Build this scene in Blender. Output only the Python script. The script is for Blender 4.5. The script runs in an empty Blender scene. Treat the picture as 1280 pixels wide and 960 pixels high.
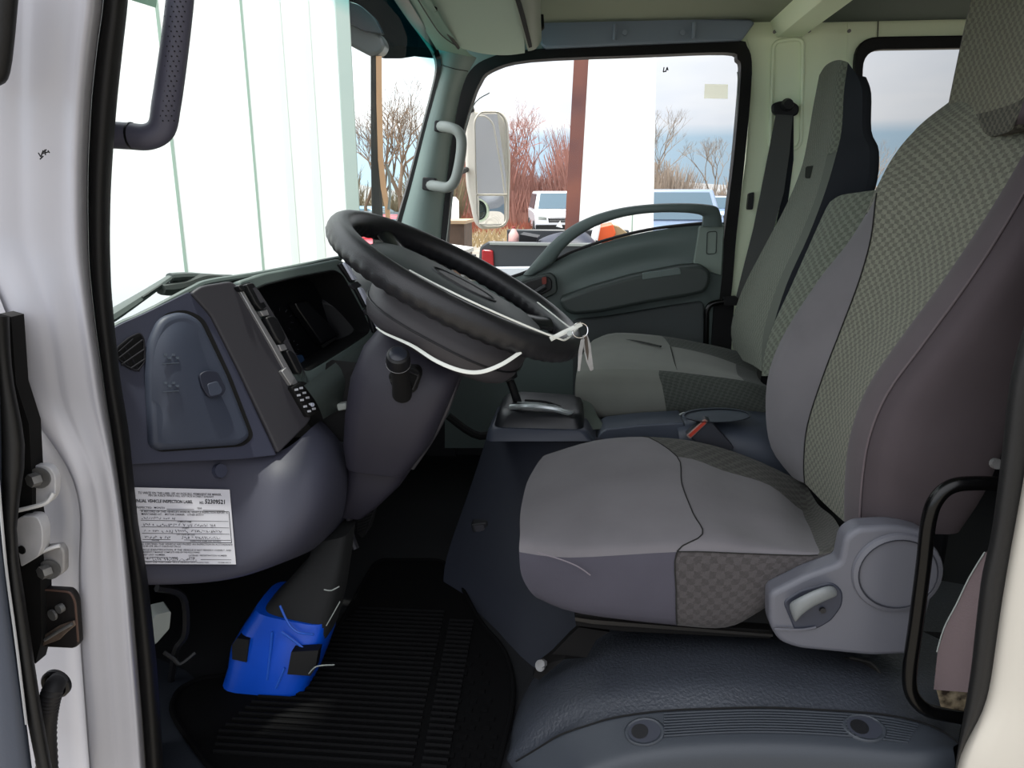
import bpy, bmesh, math, random
from mathutils import Vector, Matrix
random.seed(7)
V = Vector
# ------------------------------------------------------------------ camera model
FPX = 924.0
YAW, PIT, CZ = math.radians(6), math.radians(14.8), 1.85
CF = V((-math.sin(YAW)*math.cos(PIT), math.cos(YAW)*math.cos(PIT), -math.sin(PIT)))
CR = V((math.cos(YAW), math.sin(YAW), 0))
CU = CR.cross(CF)
CAM = V((0, 0, CZ))
def ray(px, py):
    return CF + CR*((px-640)/FPX) - CU*((py-480)/FPX)
def P(px, py, Y):
    """point on the vertical plane Y = const (Y is metres across the cab from the photographer)"""
    d = ray(px, py)
    return CAM + d*(Y/d.y)
def PZ(px, py, z):
    d = ray(px, py)
    return CAM + d*((z-CZ)/d.z)
def PP(px, py, pl, off=0.0):
    o, n = pl
    d = ray(px, py)
    return CAM + d*((o+n*off-CAM).dot(n)/d.dot(n))
def plane3(a, b, c):
    n = (b-a).cross(c-a).normalized()
    if n.dot(CAM-a) < 0: n = -n
    return (a, n)
# ------------------------------------------------------------------ scene helpers
COL = bpy.context.scene.collection
def lin(c):
    c = c/255.0
    return c/12.92 if c <= 0.04045 else ((c+0.055)/1.055)**2.4
def rgb(t): return (lin(t[0]), lin(t[1]), lin(t[2]), 1)
def tag(o, label=None, cat=None, group=None, kind=None):
    if label: o['label'] = label
    if cat: o['category'] = cat
    if group: o['group'] = group
    if kind: o['kind'] = kind
    return o
def root(name, loc, label=None, cat=None, group=None, kind=None):
    o = bpy.data.objects.new(name, None); COL.objects.link(o)
    o.location = loc; o.empty_display_size = 0.05
    return tag(o, label, cat, group, kind)
def pworld(o):
    v = V((0,0,0))
    while o is not None:
        v = v + V(o.location); o = o.parent
    return v
def link(name, bm, mat, parent=None, sub=0, bev=0, ang=38, seg=2, solid=0, kind=None, label=None):
    bmesh.ops.remove_doubles(bm, verts=bm.verts[:], dist=1e-6)
    bmesh.ops.recalc_face_normals(bm, faces=bm.faces[:])
    bm.normal_update()
    for f in bm.faces: f.smooth = True
    if not sub:
        for e in bm.edges:
            if len(e.link_faces) != 2 or e.calc_face_angle(0) > math.radians(ang): e.smooth = False
    me = bpy.data.meshes.new(name)
    if bm.verts:
        lo = V((min(v.co[i] for v in bm.verts) for i in range(3)))
        hi = V((max(v.co[i] for v in bm.verts) for i in range(3)))
        c = (lo+hi)/2
    else: c = V((0,0,0))
    bmesh.ops.translate(bm, verts=bm.verts[:], vec=-c)
    bm.to_mesh(me); bm.free()
    for m in (mat if isinstance(mat, (list, tuple)) else [mat]): me.materials.append(m)
    o = bpy.data.objects.new(name, me); COL.objects.link(o)
    if parent is not None:
        o.parent = parent
        o.location = c - pworld(parent)
    else: o.location = c
    if solid:
        m = o.modifiers.new('s', 'SOLIDIFY'); m.thickness = abs(solid); m.offset = -1 if solid > 0 else 1
    if bev:
        m = o.modifiers.new('b', 'BEVEL'); m.width = bev; m.segments = seg; m.limit_method = 'ANGLE'; m.angle_limit = math.radians(40)
        m.harden_normals = False
    if sub:
        m = o.modifiers.new('u', 'SUBSURF'); m.levels = sub; m.render_levels = sub; m.boundary_smooth = 'PRESERVE_CORNERS'
    if kind: o['kind'] = kind
    if label: o['label'] = label
    return o
def NB(): return bmesh.new()
# ------------------------------------------------------------------ 2d/3d curves
def cr(pts, n=6, closed=False):
    pts = [V(p) for p in pts]; N = len(pts); out = []
    rng = range(N) if closed else range(N-1)
    for i in rng:
        if closed: a, b, c, d = pts[i-1], pts[i], pts[(i+1) % N], pts[(i+2) % N]
        else: a, b, c, d = pts[max(i-1, 0)], pts[i], pts[i+1], pts[min(i+2, N-1)]
        for k in range(n):
            t = k/n; t2 = t*t; t3 = t2*t
            out.append(0.5*((2*b)+(c-a)*t+(2*a-5*b+4*c-d)*t2+(3*b-a-3*c+d)*t3))
    if not closed: out.append(pts[-1].copy())
    return out
def rnd(pts, r=6, seg=5):
    """polygon with rounded corners (2d pixel points); r may be a list"""
    N = len(pts); out = []
    for i in range(N):
        a, b, c = V(pts[i-1][:2]), V(pts[i][:2]), V(pts[(i+1) % N][:2])
        rr = pts[i][2] if len(pts[i]) > 2 else r
        u, w = a-b, c-b
        rr = min(rr, u.length*0.45, w.length*0.45)
        if rr < 0.3: out.append(b); continue
        p, q = b+u.normalized()*rr, b+w.normalized()*rr
        for k in range(seg+1):
            t = k/seg
            out.append((1-t)**2*p+2*t*(1-t)*b+t*t*q)
    return out
# ------------------------------------------------------------------ bmesh builders
def add_poly(bm, pts, vec=None, mi=0):
    """n-gon, extruded by vec"""
    vs = [bm.verts.new(p) for p in pts]
    f = bm.faces.new(vs); f.material_index = mi
    if vec is not None:
        ws = [bm.verts.new(V(p)+V(vec)) for p in pts]
        g = bm.faces.new(ws[::-1]); g.material_index = mi
        n = len(vs)
        for i in range(n):
            h = bm.faces.new([vs[i], ws[i], ws[(i+1) % n], vs[(i+1) % n]]); h.material_index = mi
def add_panel(bm, px, pl, th, off=0.0, mi=0):
    pts = [PP(p[0], p[1], pl, off) for p in px]
    add_poly(bm, pts, -pl[1]*th, mi)
def add_grid(bm, rows, uv=True, closed_u=False, flipuv=False):
    R, Cn = len(rows), len(rows[0])
    vs = [[bm.verts.new(p) for p in r] for r in rows]
    lay = bm.loops.layers.uv.verify() if uv else None
    if uv:
        us = [0.0]; vv = [0.0]
        for c in range(1, Cn): us.append(us[-1]+sum((rows[r][c]-rows[r][c-1]).length for r in range(R))/R)
        for r in range(1, R): vv.append(vv[-1]+sum((rows[r][c]-rows[r-1][c]).length for c in range(Cn))/Cn)
    for r in range(R-1):
        for c in range(Cn if closed_u else Cn-1):
            c2 = (c+1) % Cn
            quad = [vs[r][c], vs[r][c2], vs[r+1][c2], vs[r+1][c]]
            if len(set(quad)) < 4: continue
            f = bm.faces.new(quad)
            if uv and not closed_u:
                for l, (rr, cc) in zip(f.loops, ((r, c), (r, c2), (r+1, c2), (r+1, c))):
                    l[lay].uv = (us[cc], vv[rr])
    return vs
def add_loft(bm, rings, cap=True):
    vs = [[bm.verts.new(p) for p in r] for r in rings]
    n = len(rings[0])
    for a, b in zip(vs, vs[1:]):
        for i in range(n):
            bm.faces.new([a[i], a[(i+1) % n], b[(i+1) % n], b[i]])
    if cap:
        bm.faces.new(vs[0][::-1]); bm.faces.new(vs[-1])
    return vs
def add_tube(bm, pts, r, seg=10, smooth=6, flat=1.0, up=None, cap=True):
    pts = [V(p) for p in pts]
    rs = r if isinstance(r, (list, tuple)) else [r]*len(pts)
    if smooth > 1 and len(pts) > 2:
        q = cr([(*p, rr) for p, rr in zip(pts, rs)] and [V((p.x, p.y, p.z, rr)) for p, rr in zip(pts, rs)], smooth)
        pts = [V((a[0], a[1], a[2])) for a in q]; rs = [max(a[3], 1e-4) for a in q]
    N = len(pts)
    t0 = (pts[1]-pts[0]).normalized()
    ref = V(up) if up is not None else (V((0,0,1)) if abs(t0.z) < 0.9 else V((1,0,0)))
    nrm = (ref - t0*ref.dot(t0)).normalized()
    rings = []
    for i in range(N):
        t = (pts[min(i+1, N-1)]-pts[max(i-1, 0)]).normalized()
        nrm = (nrm - t*nrm.dot(t)).normalized()
        b = t.cross(nrm)
        rings.append([pts[i]+(nrm*math.cos(k*2*math.pi/seg)*flat+b*math.sin(k*2*math.pi/seg))*rs[i] for k in range(seg)])
    add_loft(bm, rings, cap)
def add_box(bm, lo, hi, M=None):
    cs = [V((x, y, z)) for x in (lo[0], hi[0]) for y in (lo[1], hi[1]) for z in (lo[2], hi[2])]
    if M is not None: cs = [M @ c for c in cs]
    v = [bm.verts.new(c) for c in cs]
    for idx in ((0,1,3,2),(4,6,7,5),(0,4,5,1),(2,3,7,6),(0,2,6,4),(1,5,7,3)):
        bm.faces.new([v[i] for i in idx])
def add_disc(bm, c, n, r, depth, seg=20, r2=None):
    n = V(n).normalized(); a = n.orthogonal().normalized(); b = n.cross(a)
    r2 = r if r2 is None else r2
    add_loft(bm, [[V(c)+(a*math.cos(k*2*math.pi/seg)+b*math.sin(k*2*math.pi/seg))*rr+n*d for k in range(seg)] for rr, d in ((r, 0), (r2, depth))])
def ribbon(bm, A, B, vec=None):
    """band between two 3d polylines, given thickness by vec"""
    rows = [list(A), list(B)]
    if vec is not None:
        vec = V(vec)
        rows = [list(A), list(B), [p+vec for p in B], [p+vec for p in A], list(A)]
    add_grid(bm, rows)
def ring_poly(outer, inner, n=72):
    """two loops with matched angles around the inner centroid (2d)"""
    cx = sum(p[0] for p in inner)/len(inner); cy = sum(p[1] for p in inner)/len(inner)
    def hit(poly, a):
        d = V((math.cos(a), math.sin(a))); best = 0
        for i in range(len(poly)):
            p, q = V(poly[i-1][:2]), V(poly[i][:2])
            e = q-p; den = d.x*e.y-d.y*e.x
            if abs(den) < 1e-9: continue
            w = p-V((cx, cy)); t = (w.x*e.y-w.y*e.x)/den; s = (w.x*d.y-w.y*d.x)/den
            if t > 0 and -1e-6 <= s <= 1+1e-6: best = max(best, t)
        return (cx+d.x*best, cy+d.y*best)
    an = [2*math.pi*k/n for k in range(n)]
    for poly in (outer, inner):
        for p in poly: an.append(math.atan2(p[1]-cy, p[0]-cx) % (2*math.pi))
    an = sorted(set(round(a, 4) for a in an))
    return [hit(outer, a) for a in an], [hit(inner, a) for a in an]
def add_ring(bm, outer, inner, conv, vec, n=72):
    o, i = ring_poly(outer, inner, n)
    O = [conv(*p) for p in o]; I = [conv(*p) for p in i]
    O.append(O[0]); I.append(I[0]); vec = V(vec)
    add_grid(bm, [O, I, [p+vec for p in I], [p+vec for p in O], O], uv=False)
def crn(row, n):
    return cr(row, n)
def dens_v(W, n=4):
    cols = [cr([r[c] for r in W], n) for c in range(len(W[0]))]
    return [[c[i] for c in cols] for i in range(len(cols[0]))]
def dens_u(W, n=4): return [cr(r, n) for r in W]
def smooth_rows(tab): return [[P(*p) for p in r] for r in tab]
def text_into(bm, s, origin, ux, uy, size, bold=0.0):
    cu = bpy.data.curves.new('t', 'FONT'); cu.body = s; cu.size = 1.0; cu.resolution_u = 2; cu.offset = bold
    ob = bpy.data.objects.new('t', cu)
    me = bpy.data.meshes.new_from_object(ob)
    base = len(bm.verts)
    vs = [bm.verts.new(V(origin)+ux*(v.co.x*size)+uy*(v.co.y*size)) for v in me.vertices]
    for p in me.polygons:
        try: bm.faces.new([vs[i] for i in p.vertices])
        except ValueError: pass
    w = max((v.co.x for v in me.vertices), default=0)*size
    bpy.data.objects.remove(ob); bpy.data.curves.remove(cu); bpy.data.meshes.remove(me)
    return w
# ------------------------------------------------------------------ materials
MATS = {}
def nd(nt, t, **kw):
    n = nt.nodes.new(t)
    for k, v in kw.items():
        if k in n.inputs.keys(): n.inputs[k].default_value = v
        else: setattr(n, k, v)
    return n
def M(name, c, rough=0.5, bump=0.0, bs=300, var=0.0, vs=6, metal=0.0, spec=0.5, sheen=0.0, coat=0.0, c2=None, emit=None):
    if name in MATS: return MATS[name]
    m = bpy.data.materials.new(name); m.use_nodes = True; nt = m.node_tree
    b = nt.nodes['Principled BSDF']
    b.inputs['Base Color'].default_value = rgb(c); b.inputs['Roughness'].default_value = rough
    b.inputs['Metallic'].default_value = metal; b.inputs['Specular IOR Level'].default_value = spec
    b.inputs['Sheen Weight'].default_value = sheen; b.inputs['Coat Weight'].default_value = coat
    tc = nd(nt, 'ShaderNodeTexCoord')
    if var > 0:
        no = nd(nt, 'ShaderNodeTexNoise', Scale=vs, Detail=4.0)
        nt.links.new(tc.outputs['Object'], no.inputs['Vector'])
        mx = nd(nt, 'ShaderNodeMix', data_type='RGBA')
        d = rgb(c)
        hi = rgb(c2) if c2 else tuple(min(1, x*(1+var)) for x in d[:3])+(1,)
        lo = d if c2 else tuple(x*(1-var) for x in d[:3])+(1,)
        mx.inputs[6].default_value = lo; mx.inputs[7].default_value = hi
        mr = nd(nt, 'ShaderNodeMapRange'); mr.inputs[1].default_value = 0.35; mr.inputs[2].default_value = 0.65
        nt.links.new(no.outputs[0], mr.inputs[0]); nt.links.new(mr.outputs[0], mx.inputs[0])
        nt.links.new(mx.outputs[2], b.inputs['Base Color'])
    if bump > 0:
        nb = nd(nt, 'ShaderNodeTexNoise', Scale=bs, Detail=2.0)
        nt.links.new(tc.outputs['Object'], nb.inputs['Vector'])
        bp = nd(nt, 'ShaderNodeBump', Strength=bump, Distance=0.002)
        nt.links.new(nb.outputs[0], bp.inputs['Height']); nt.links.new(bp.outputs[0], b.inputs['Normal'])
    MATS[name] = m
    return m
def fabric(name, ca, cb, cell=0.012, ratio=1.0, rough=0.9, soft=0.25, rot=0.0):
    """woven check cloth on UVs measured in metres"""
    m = bpy.data.materials.new(name); m.use_nodes = True; nt = m.node_tree
    b = nt.nodes['Principled BSDF']; b.inputs['Roughness'].default_value = rough
    b.inputs['Specular IOR Level'].default_value = 0.2; b.inputs['Sheen Weight'].default_value = 0.05
    uv = nd(nt, 'ShaderNodeUVMap')
    mp = nd(nt, 'ShaderNodeMapping'); mp.inputs['Scale'].default_value = (1/cell, ratio/cell, 1); mp.inputs['Rotation'].default_value = (0, 0, rot)
    nt.links.new(uv.outputs[0], mp.inputs['Vector'])
    nz = nd(nt, 'ShaderNodeTexNoise', Scale=1.7, Detail=3.0); nt.links.new(mp.outputs[0], nz.inputs['Vector'])
    sc = nd(nt, 'ShaderNodeVectorMath', operation='MULTIPLY_ADD')
    nt.links.new(nz.outputs[1], sc.inputs[0]); sc.inputs[1].default_value = (0.95, 0.95, 0); nt.links.new(mp.outputs[0], sc.inputs[2])
    ck = nd(nt, 'ShaderNodeTexChecker', Scale=1.0)
    nt.links.new(sc.outputs[0], ck.inputs['Vector'])
    ck2 = nd(nt, 'ShaderNodeTexChecker', Scale=2.0); nt.links.new(sc.outputs[0], ck2.inputs['Vector'])
    add = nd(nt, 'ShaderNodeMath', operation='MULTIPLY_ADD'); nt.links.new(ck2.outputs[1], add.inputs[0]); add.inputs[1].default_value = soft
    nt.links.new(ck.outputs[1], add.inputs[2])
    fn = nd(nt, 'ShaderNodeTexNoise', Scale=5.0, Detail=3.0); nt.links.new(mp.outputs[0], fn.inputs['Vector'])
    ad2 = nd(nt, 'ShaderNodeMath', operation='MULTIPLY_ADD'); nt.links.new(fn.outputs[0], ad2.inputs[0]); ad2.inputs[1].default_value = 1.1
    nt.links.new(add.outputs[0], ad2.inputs[2])
    mr = nd(nt, 'ShaderNodeMapRange'); mr.inputs[1].default_value = 0.25; mr.inputs[2].default_value = 1.85+soft*0.6
    nt.links.new(ad2.outputs[0], mr.inputs[0])
    mx = nd(nt, 'ShaderNodeMix', data_type='RGBA'); mx.inputs[6].default_value = rgb(cb); mx.inputs[7].default_value = rgb(ca)
    nt.links.new(mr.outputs[0], mx.inputs[0]); nt.links.new(mx.outputs[2], b.inputs['Base Color'])
    bp = nd(nt, 'ShaderNodeBump', Strength=0.35, Distance=0.002)
    nt.links.new(ad2.outputs[0], bp.inputs['Height']); nt.links.new(bp.outputs[0], b.inputs['Normal'])
    MATS[name] = m
    return m
def backlit(name, c, k=.6):
    m = M(name, c, .7); nt = m.node_tree; b = nt.nodes['Principled BSDF']; out = nt.nodes['Material Output']
    t = nd(nt, 'ShaderNodeBsdfTranslucent', Color=rgb(c)); mx = nd(nt, 'ShaderNodeMixShader'); mx.inputs[0].default_value = k
    nt.links.new(b.outputs[0], mx.inputs[1]); nt.links.new(t.outputs[0], mx.inputs[2]); nt.links.new(mx.outputs[0], out.inputs[0])
    return m
def glass(name, tint=(255, 255, 255), refl=0.06):
    m = bpy.data.materials.new(name); m.use_nodes = True; nt = m.node_tree
    nt.nodes.remove(nt.nodes['Principled BSDF']); out = nt.nodes['Material Output']
    t = nd(nt, 'ShaderNodeBsdfTransparent', Color=rgb(tint)); g = nd(nt, 'ShaderNodeBsdfGlossy', Roughness=0.02)
    mx = nd(nt, 'ShaderNodeMixShader'); lw = nd(nt, 'ShaderNodeLayerWeight', Blend=0.12)
    ml = nd(nt, 'ShaderNodeMath', operation='MULTIPLY_ADD'); nt.links.new(lw.outputs[0], ml.inputs[0]); ml.inputs[1].default_value = 0.008; ml.inputs[2].default_value = refl*0.12
    nt.links.new(ml.outputs[0], mx.inputs[0]); nt.links.new(t.outputs[0], mx.inputs[1]); nt.links.new(g.outputs[0], mx.inputs[2])
    nt.links.new(mx.outputs[0], out.inputs[0])
    MATS[name] = m
    return m
m_white = M('white_paint', (206, 206, 211), 0.35, 0.02, 60, 0.04, 5, coat=0.2)
m_cream = M('cream_paint', (196, 200, 176), 0.45, 0.02, 60)
m_rub = M('black_rubber', (24, 24, 25), 0.6, 0.15, 250)
m_dash = M('blue_grey_plastic', (88, 92, 112), 0.55, 0.12, 900, 0.05, 5)
m_dash2 = M('purple_grey_plastic', (86, 87, 104), 0.55, 0.12, 900, 0.05, 5)
m_dash3 = M('taupe_grey_plastic', (76, 75, 82), 0.5, 0.1, 900)
m_lid = M('steel_blue_plastic', (95, 104, 124), 0.5, 0.1, 900)
m_blk = M('black_plastic', (26, 27, 31), 0.45, 0.1, 600)
m_dk = M('dark_plastic', (40, 41, 45), 0.45, 0.1, 600)
m_void = M('deep_black', (6, 6, 9), 0.8)
m_sil = M('silver_trim', (150, 150, 152), 0.35, metal=0.6)
m_grn = M('green_grey_plastic', (92, 100, 96), 0.5, 0.1, 700)
m_grn2 = M('dark_green_grey_plastic', (62, 70, 68), 0.5, 0.1, 700)
m_lt = M('light_grey_plastic', (150, 156, 152), 0.45)
m_lth = M('wheel_leather', (42, 42, 45), 0.34, 0.2, 500)
m_seat = M('grey_velour', (112, 109, 112), 0.95, 0.1, 500, 0.08, 7, spec=0.15, sheen=0.08)
m_seat2 = M('taupe_velour', (86, 79, 82), 0.95, 0.1, 500, 0.08, 7, spec=0.15, sheen=0.08)
m_seatg = M('olive_grey_velour', (108, 110, 104), 0.95, 0.1, 500, 0.06, 7, spec=0.15, sheen=0.08)
f_back = fabric('check_cloth_light', (136, 136, 122), (90, 91, 82), 0.0105, 1.3)
f_head = fabric('check_cloth_head', (132, 130, 114), (92, 91, 80), 0.0105, 1.3)
f_hdk = fabric('check_cloth_dark_edge', (104, 102, 90), (50, 50, 46), 0.0105, 1.3)
f_cush = fabric('check_cloth_dark', (86, 85, 80), (56, 56, 52), 0.013, 1.2)
f_side = fabric('check_cloth_side', (88, 84, 85), (70, 67, 67), 0.011, 1.3)
f_pass = fabric('ribbed_cloth', (76, 80, 75), (56, 60, 56), 0.009, 1.6, rot=.5)
f_passb = fabric('check_cloth_passenger', (124, 128, 116), (88, 92, 82), 0.012, 1.2)
m_chr = M('bright_metal', (200, 200, 200), 0.25, metal=1.0)
m_steel = M('dull_steel', (150, 150, 150), 0.45, metal=0.7, var=0.2, vs=40)
m_gl = glass('clear_glass')
m_gl2 = glass('door_glass', (250, 252, 252), 0.04)
# ================================================================== cab shell (structure)
FZ = 0.93      # cab floor height above the ground
def struct(name, bm, m, **k): return link(name, bm, m, kind='structure', **k)
m_floor = M('floor_vinyl_dark', (34, 36, 42), 0.75, 0.2, 400)
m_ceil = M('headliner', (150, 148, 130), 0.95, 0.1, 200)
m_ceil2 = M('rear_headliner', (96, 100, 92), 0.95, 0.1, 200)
m_vinyl = M('sill_vinyl', (80, 85, 92), 0.42, 0.8, 200, 0.06, 6)
m_scuff = M('scuff_plate', (92, 98, 106), 0.45, 0.15, 700)
# floor + firewall + back wall
bm = NB(); add_box(bm, (-0.98, 0.93, FZ-0.04), (2.2, 2.5, FZ)); struct('floor', bm, m_floor)
bm = NB(); add_box(bm, (-1.0, 0.94, FZ-0.04), (-0.96, 2.5, 1.50)); add_box(bm, (-1.0, 0.94, 1.44), (-0.70, 2.5, 1.47)); struct('wall_front', bm, m_blk)
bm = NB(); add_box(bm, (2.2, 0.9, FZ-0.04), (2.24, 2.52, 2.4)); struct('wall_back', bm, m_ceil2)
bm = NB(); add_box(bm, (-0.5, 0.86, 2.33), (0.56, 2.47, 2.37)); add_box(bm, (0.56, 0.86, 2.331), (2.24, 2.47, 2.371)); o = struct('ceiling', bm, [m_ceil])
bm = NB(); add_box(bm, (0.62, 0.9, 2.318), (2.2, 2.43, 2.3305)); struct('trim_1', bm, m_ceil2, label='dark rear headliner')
bm = NB(); add_box(bm, (-0.56, 0.84, 2.372), (2.26, 2.52, 2.40)); struct('roof', bm, m_white)
# cream roof bow across the cab
bow = [P(955, -6, 2.44), P(968, 41, 2.45), P(1006, 41, 2.45), P(1030, 16, 2.45), P(1048, -6, 2.44)]
bm = NB(); x0, x1 = P(968, 41, 2.45).x, P(1006, 41, 2.45).x
prof = [(x0-0.012, 2.331), (x0, 2.30), (x0+0.012, 2.286), (x1-0.004, 2.286), (x1+0.02, 2.305), (x1+0.05, 2.331)]
add_loft(bm, [[V((x, y, z)) for x, z in prof] for y in (0.88, 1.3, 1.8, 2.2, 2.462)])
struct('beam', bm, m_cream, ang=20)
# ---- far side wall
bm = NB()
wall_out = [(1060, 8), (1500, -30), (1500, 620), (1050, 600)]
win = rnd([(1066, 300), (1072, 160), (1076, 58, 22), (1330, 54, 22), (1330, 300)], 10, 6)
add_ring(bm, wall_out, win, lambda x, y: P(x, y, 2.47), (0, 0.05, 0))
bpl = [(930, 30), (946, 24), (1062, 8), (1052, 600), (880, 600), (905, 430), (915, 330), (932, 200), (940, 95), (936, 56)]
add_poly(bm, [P(x, y, 2.472) for x, y in bpl], (0, 0.05, 0))
add_poly(bm, [P(x, y, 2.474) for x, y in ((905, 10), (960, 10), (960, 70), (934, 62), (922, 53), (905, 51))], (0, .04, 0))
far = struct('wall_right', bm, m_cream)
# embossed recess with pressed edges in the far B pillar
bm = NB()
lo_ = rnd([(967, 52, 10), (1004, 48, 10), (1001, 186, 14), (962, 190, 14)], 10, 5)
add_tube(bm, [P(x, y, 2.468) for x, y in lo_+[lo_[0]]], 0.006, 8, 1)
link('pressed_edge', bm, m_cream, far)
bm = NB(); add_tube(bm, [P(1098, 23, 2.466), P(1097, 46, 2.466)], 0.0015, 6, 1); link('panel_seam', bm, M('seam_dark', (70, 72, 64), 0.7), far)
for x, y in ((968, 40), (1011, 39), (1013, 24), (1061, 39)):
    bm = NB(); add_disc(bm, P(x, y, 2.445), (0, -1, 0), 0.005, 0.006, 10); link('screw', bm, m_steel, far)
# rear side window seal + glass
bm = NB()
wi = rnd([(1072, 262), (1077, 160), (1080, 62, 24), (1322, 58, 20), (1322, 262)], 10, 6)
add_ring(bm, [(p[0], p[1]) for p in rnd([(1060, 300), (1066, 160), (1070, 46, 30), (1336, 42, 22), (1336, 300)], 10, 6)], wi, lambda x, y: P(x, y, 2.45), (0, 0.03, 0))
w3 = struct('window_3', bm, m_rub, bev=0.004)
bm = NB(); add_poly(bm, [P(x, y, 2.49) for x, y in ((1066, 290), (1070, 46), (1336, 42), (1336, 290))]); link('glass', bm, m_gl2, w3)
# ---- far door
d1 = root('door_1', P(760, 600, 2.43), kind='structure')
O = [(543, 345), (549, 290), (555, 235), (563, 175), (574, 118), (588, 88), (612, 72), (660, 62), (800, 56), (916, 51), (934, 58), (940, 92), (931, 200), (921, 290), (915, 360), (906, 445), (900, 500)]
I = [(556, 345), (559, 290), (564, 238), (577, 172), (590, 126), (599, 104), (613, 88), (662, 75), (800, 69), (908, 65.5), (922, 74), (926, 93), (917, 200), (906, 290), (899, 360), (892, 445), (886, 500)]
bm = NB(); ribbon(bm, cr([P(x, y, 2.425) for x, y in O], 4), cr([P(x, y, 2.42) for x, y in I], 4), (0, 0.05, 0))
link('door_seal', bm, m_rub, d1, ang=50)
bm = NB()
add_tube(bm, cr([P(x, y, 2.44) for x, y in [(922, 90), (922.5, 110), (918, 200), (909, 285), (902, 350), (896, 430)]], 5), 0.0022, 6, 1)
add_tube(bm, cr([P(x, y, 2.40) for x, y in [(612, 116), (590, 135), (573, 200), (562, 270), (556, 320)]], 5), 0.0018, 6, 1)
link('seal_lip', bm, m_lt, d1)
gl = [(556, 345), (559, 290), (577, 172), (599, 104), (613, 88), (662, 75), (908, 65), (924, 74), (924, 93), (906, 290), (900, 300), (690, 345), (640, 372)]
bm = NB(); add_poly(bm, [P(x, y, 2.462) for x, y in gl]); link('glass', bm, m_gl2, d1)
# door trim panel: sculpted grid
tab = [
 [(556, 352, 2.42), (600, 352, 2.42), (640, 346, 2.42), (692, 327, 2.42), (720, 314, 2.42), (770, 298, 2.42), (820, 287, 2.42), (878, 280, 2.42), (905, 278, 2.42)],
 [(556, 360, 2.40), (600, 362, 2.40), (645, 356, 2.40), (695, 340, 2.40), (725, 328, 2.395), (772, 313, 2.39), (822, 301, 2.39), (878, 296, 2.40), (905, 300, 2.42)],
 [(556, 385, 2.40), (600, 388, 2.40), (655, 385, 2.40), (700, 362, 2.41), (735, 348, 2.42), (780, 333, 2.43), (830, 322, 2.43), (872, 330, 2.41), (904, 332, 2.42)],
 [(556, 400, 2.40), (600, 405, 2.40), (660, 402, 2.39), (704, 374, 2.40), (740, 361, 2.40), (784, 350, 2.40), (832, 341, 2.40), (872, 338, 2.40), (902, 350, 2.42)],
 [(556, 425, 2.41), (600, 430, 2.41), (662, 425, 2.41), (712, 398, 2.42), (745, 394, 2.42), (785, 388, 2.42), (835, 380, 2.42), (872, 374, 2.41), (898, 385, 2.42)],
 [(556, 470, 2.42), (600, 475, 2.42), (665, 475, 2.42), (715, 440, 2.43), (748, 440, 2.43), (788, 440, 2.43), (835, 440, 2.43), (868, 440, 2.42), (892, 445, 2.42)],
 [(556, 560, 2.42), (600, 560, 2.42), (665, 560, 2.42), (715, 560, 2.43), (748, 560, 2.43), (788, 560, 2.43), (835, 560, 2.43), (865, 560, 2.42), (880, 560, 2.42)]]
bm = NB(); add_grid(bm, smooth_rows(tab)); link('trim_panel', bm, m_grn, d1, sub=2, solid=0.0)
# dark rubber line under the glass
bm = NB(); add_tube(bm, cr([P(x, y, 2.415) for x, y in [(600, 352), (640, 346), (692, 325.5), (720, 312.5), (770, 296.5), (820, 285.5), (878, 279)]], 5), 0.005, 6, 1); link('glass_channel', bm, m_rub, d1)
# armrest pad
arm = rnd([(698, 374, 8), (740, 359), (790, 345), (850, 333), (876, 331, 8), (888, 338, 8), (889, 352, 8), (882, 366, 10), (860, 371), (810, 379), (750, 391), (716, 394, 8), (704, 388, 8)], 5, 5)
bm = NB(); add_poly(bm, [P(x, y, 2.335) for x, y in arm], (0, 0.08, 0)); ar = link('armrest', bm, m_grn2, d1, bev=0.012, seg=3)
bm = NB(); add_poly(bm, [P(x, y, 2.333) for x, y in rnd([(803, 341), (850, 335), (852, 343), (803, 350)], 2)], (0, 0.01, 0)); link('armrest_inlay', bm, m_grn, ar, bev=0.002)
# lower map pocket
bm = NB(); add_poly(bm, [P(x, y, 2.395) for x, y in rnd([(716, 400), (760, 396), (830, 384), (880, 376), (884, 440), (884, 520), (716, 520)], 8)], (0, 0.03, 0)); link('map_pocket', bm, M('pocket_grey', (70, 76, 76), 0.6, 0.1, 600), d1, bev=0.006)
# vertical end strip and reflector outline
bm = NB(); add_poly(bm, [P(x, y, 2.40) for x, y in rnd([(874, 283), (906, 280), (902, 345), (892, 342), (866, 334)], 3)], (0, 0.03, 0)); link('end_strip', bm, M('end_strip_grey', (112, 120, 112), 0.5, 0.1, 600), d1, bev=0.004)
bm = NB(); lp = rnd([(884, 290), (896, 289), (895, 317), (883, 318)], 3, 3); add_tube(bm, [P(x, y, 2.398) for x, y in lp+[lp[0]]], 0.0014, 6, 1); link('cap_outline', bm, m_grn2, d1)
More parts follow.
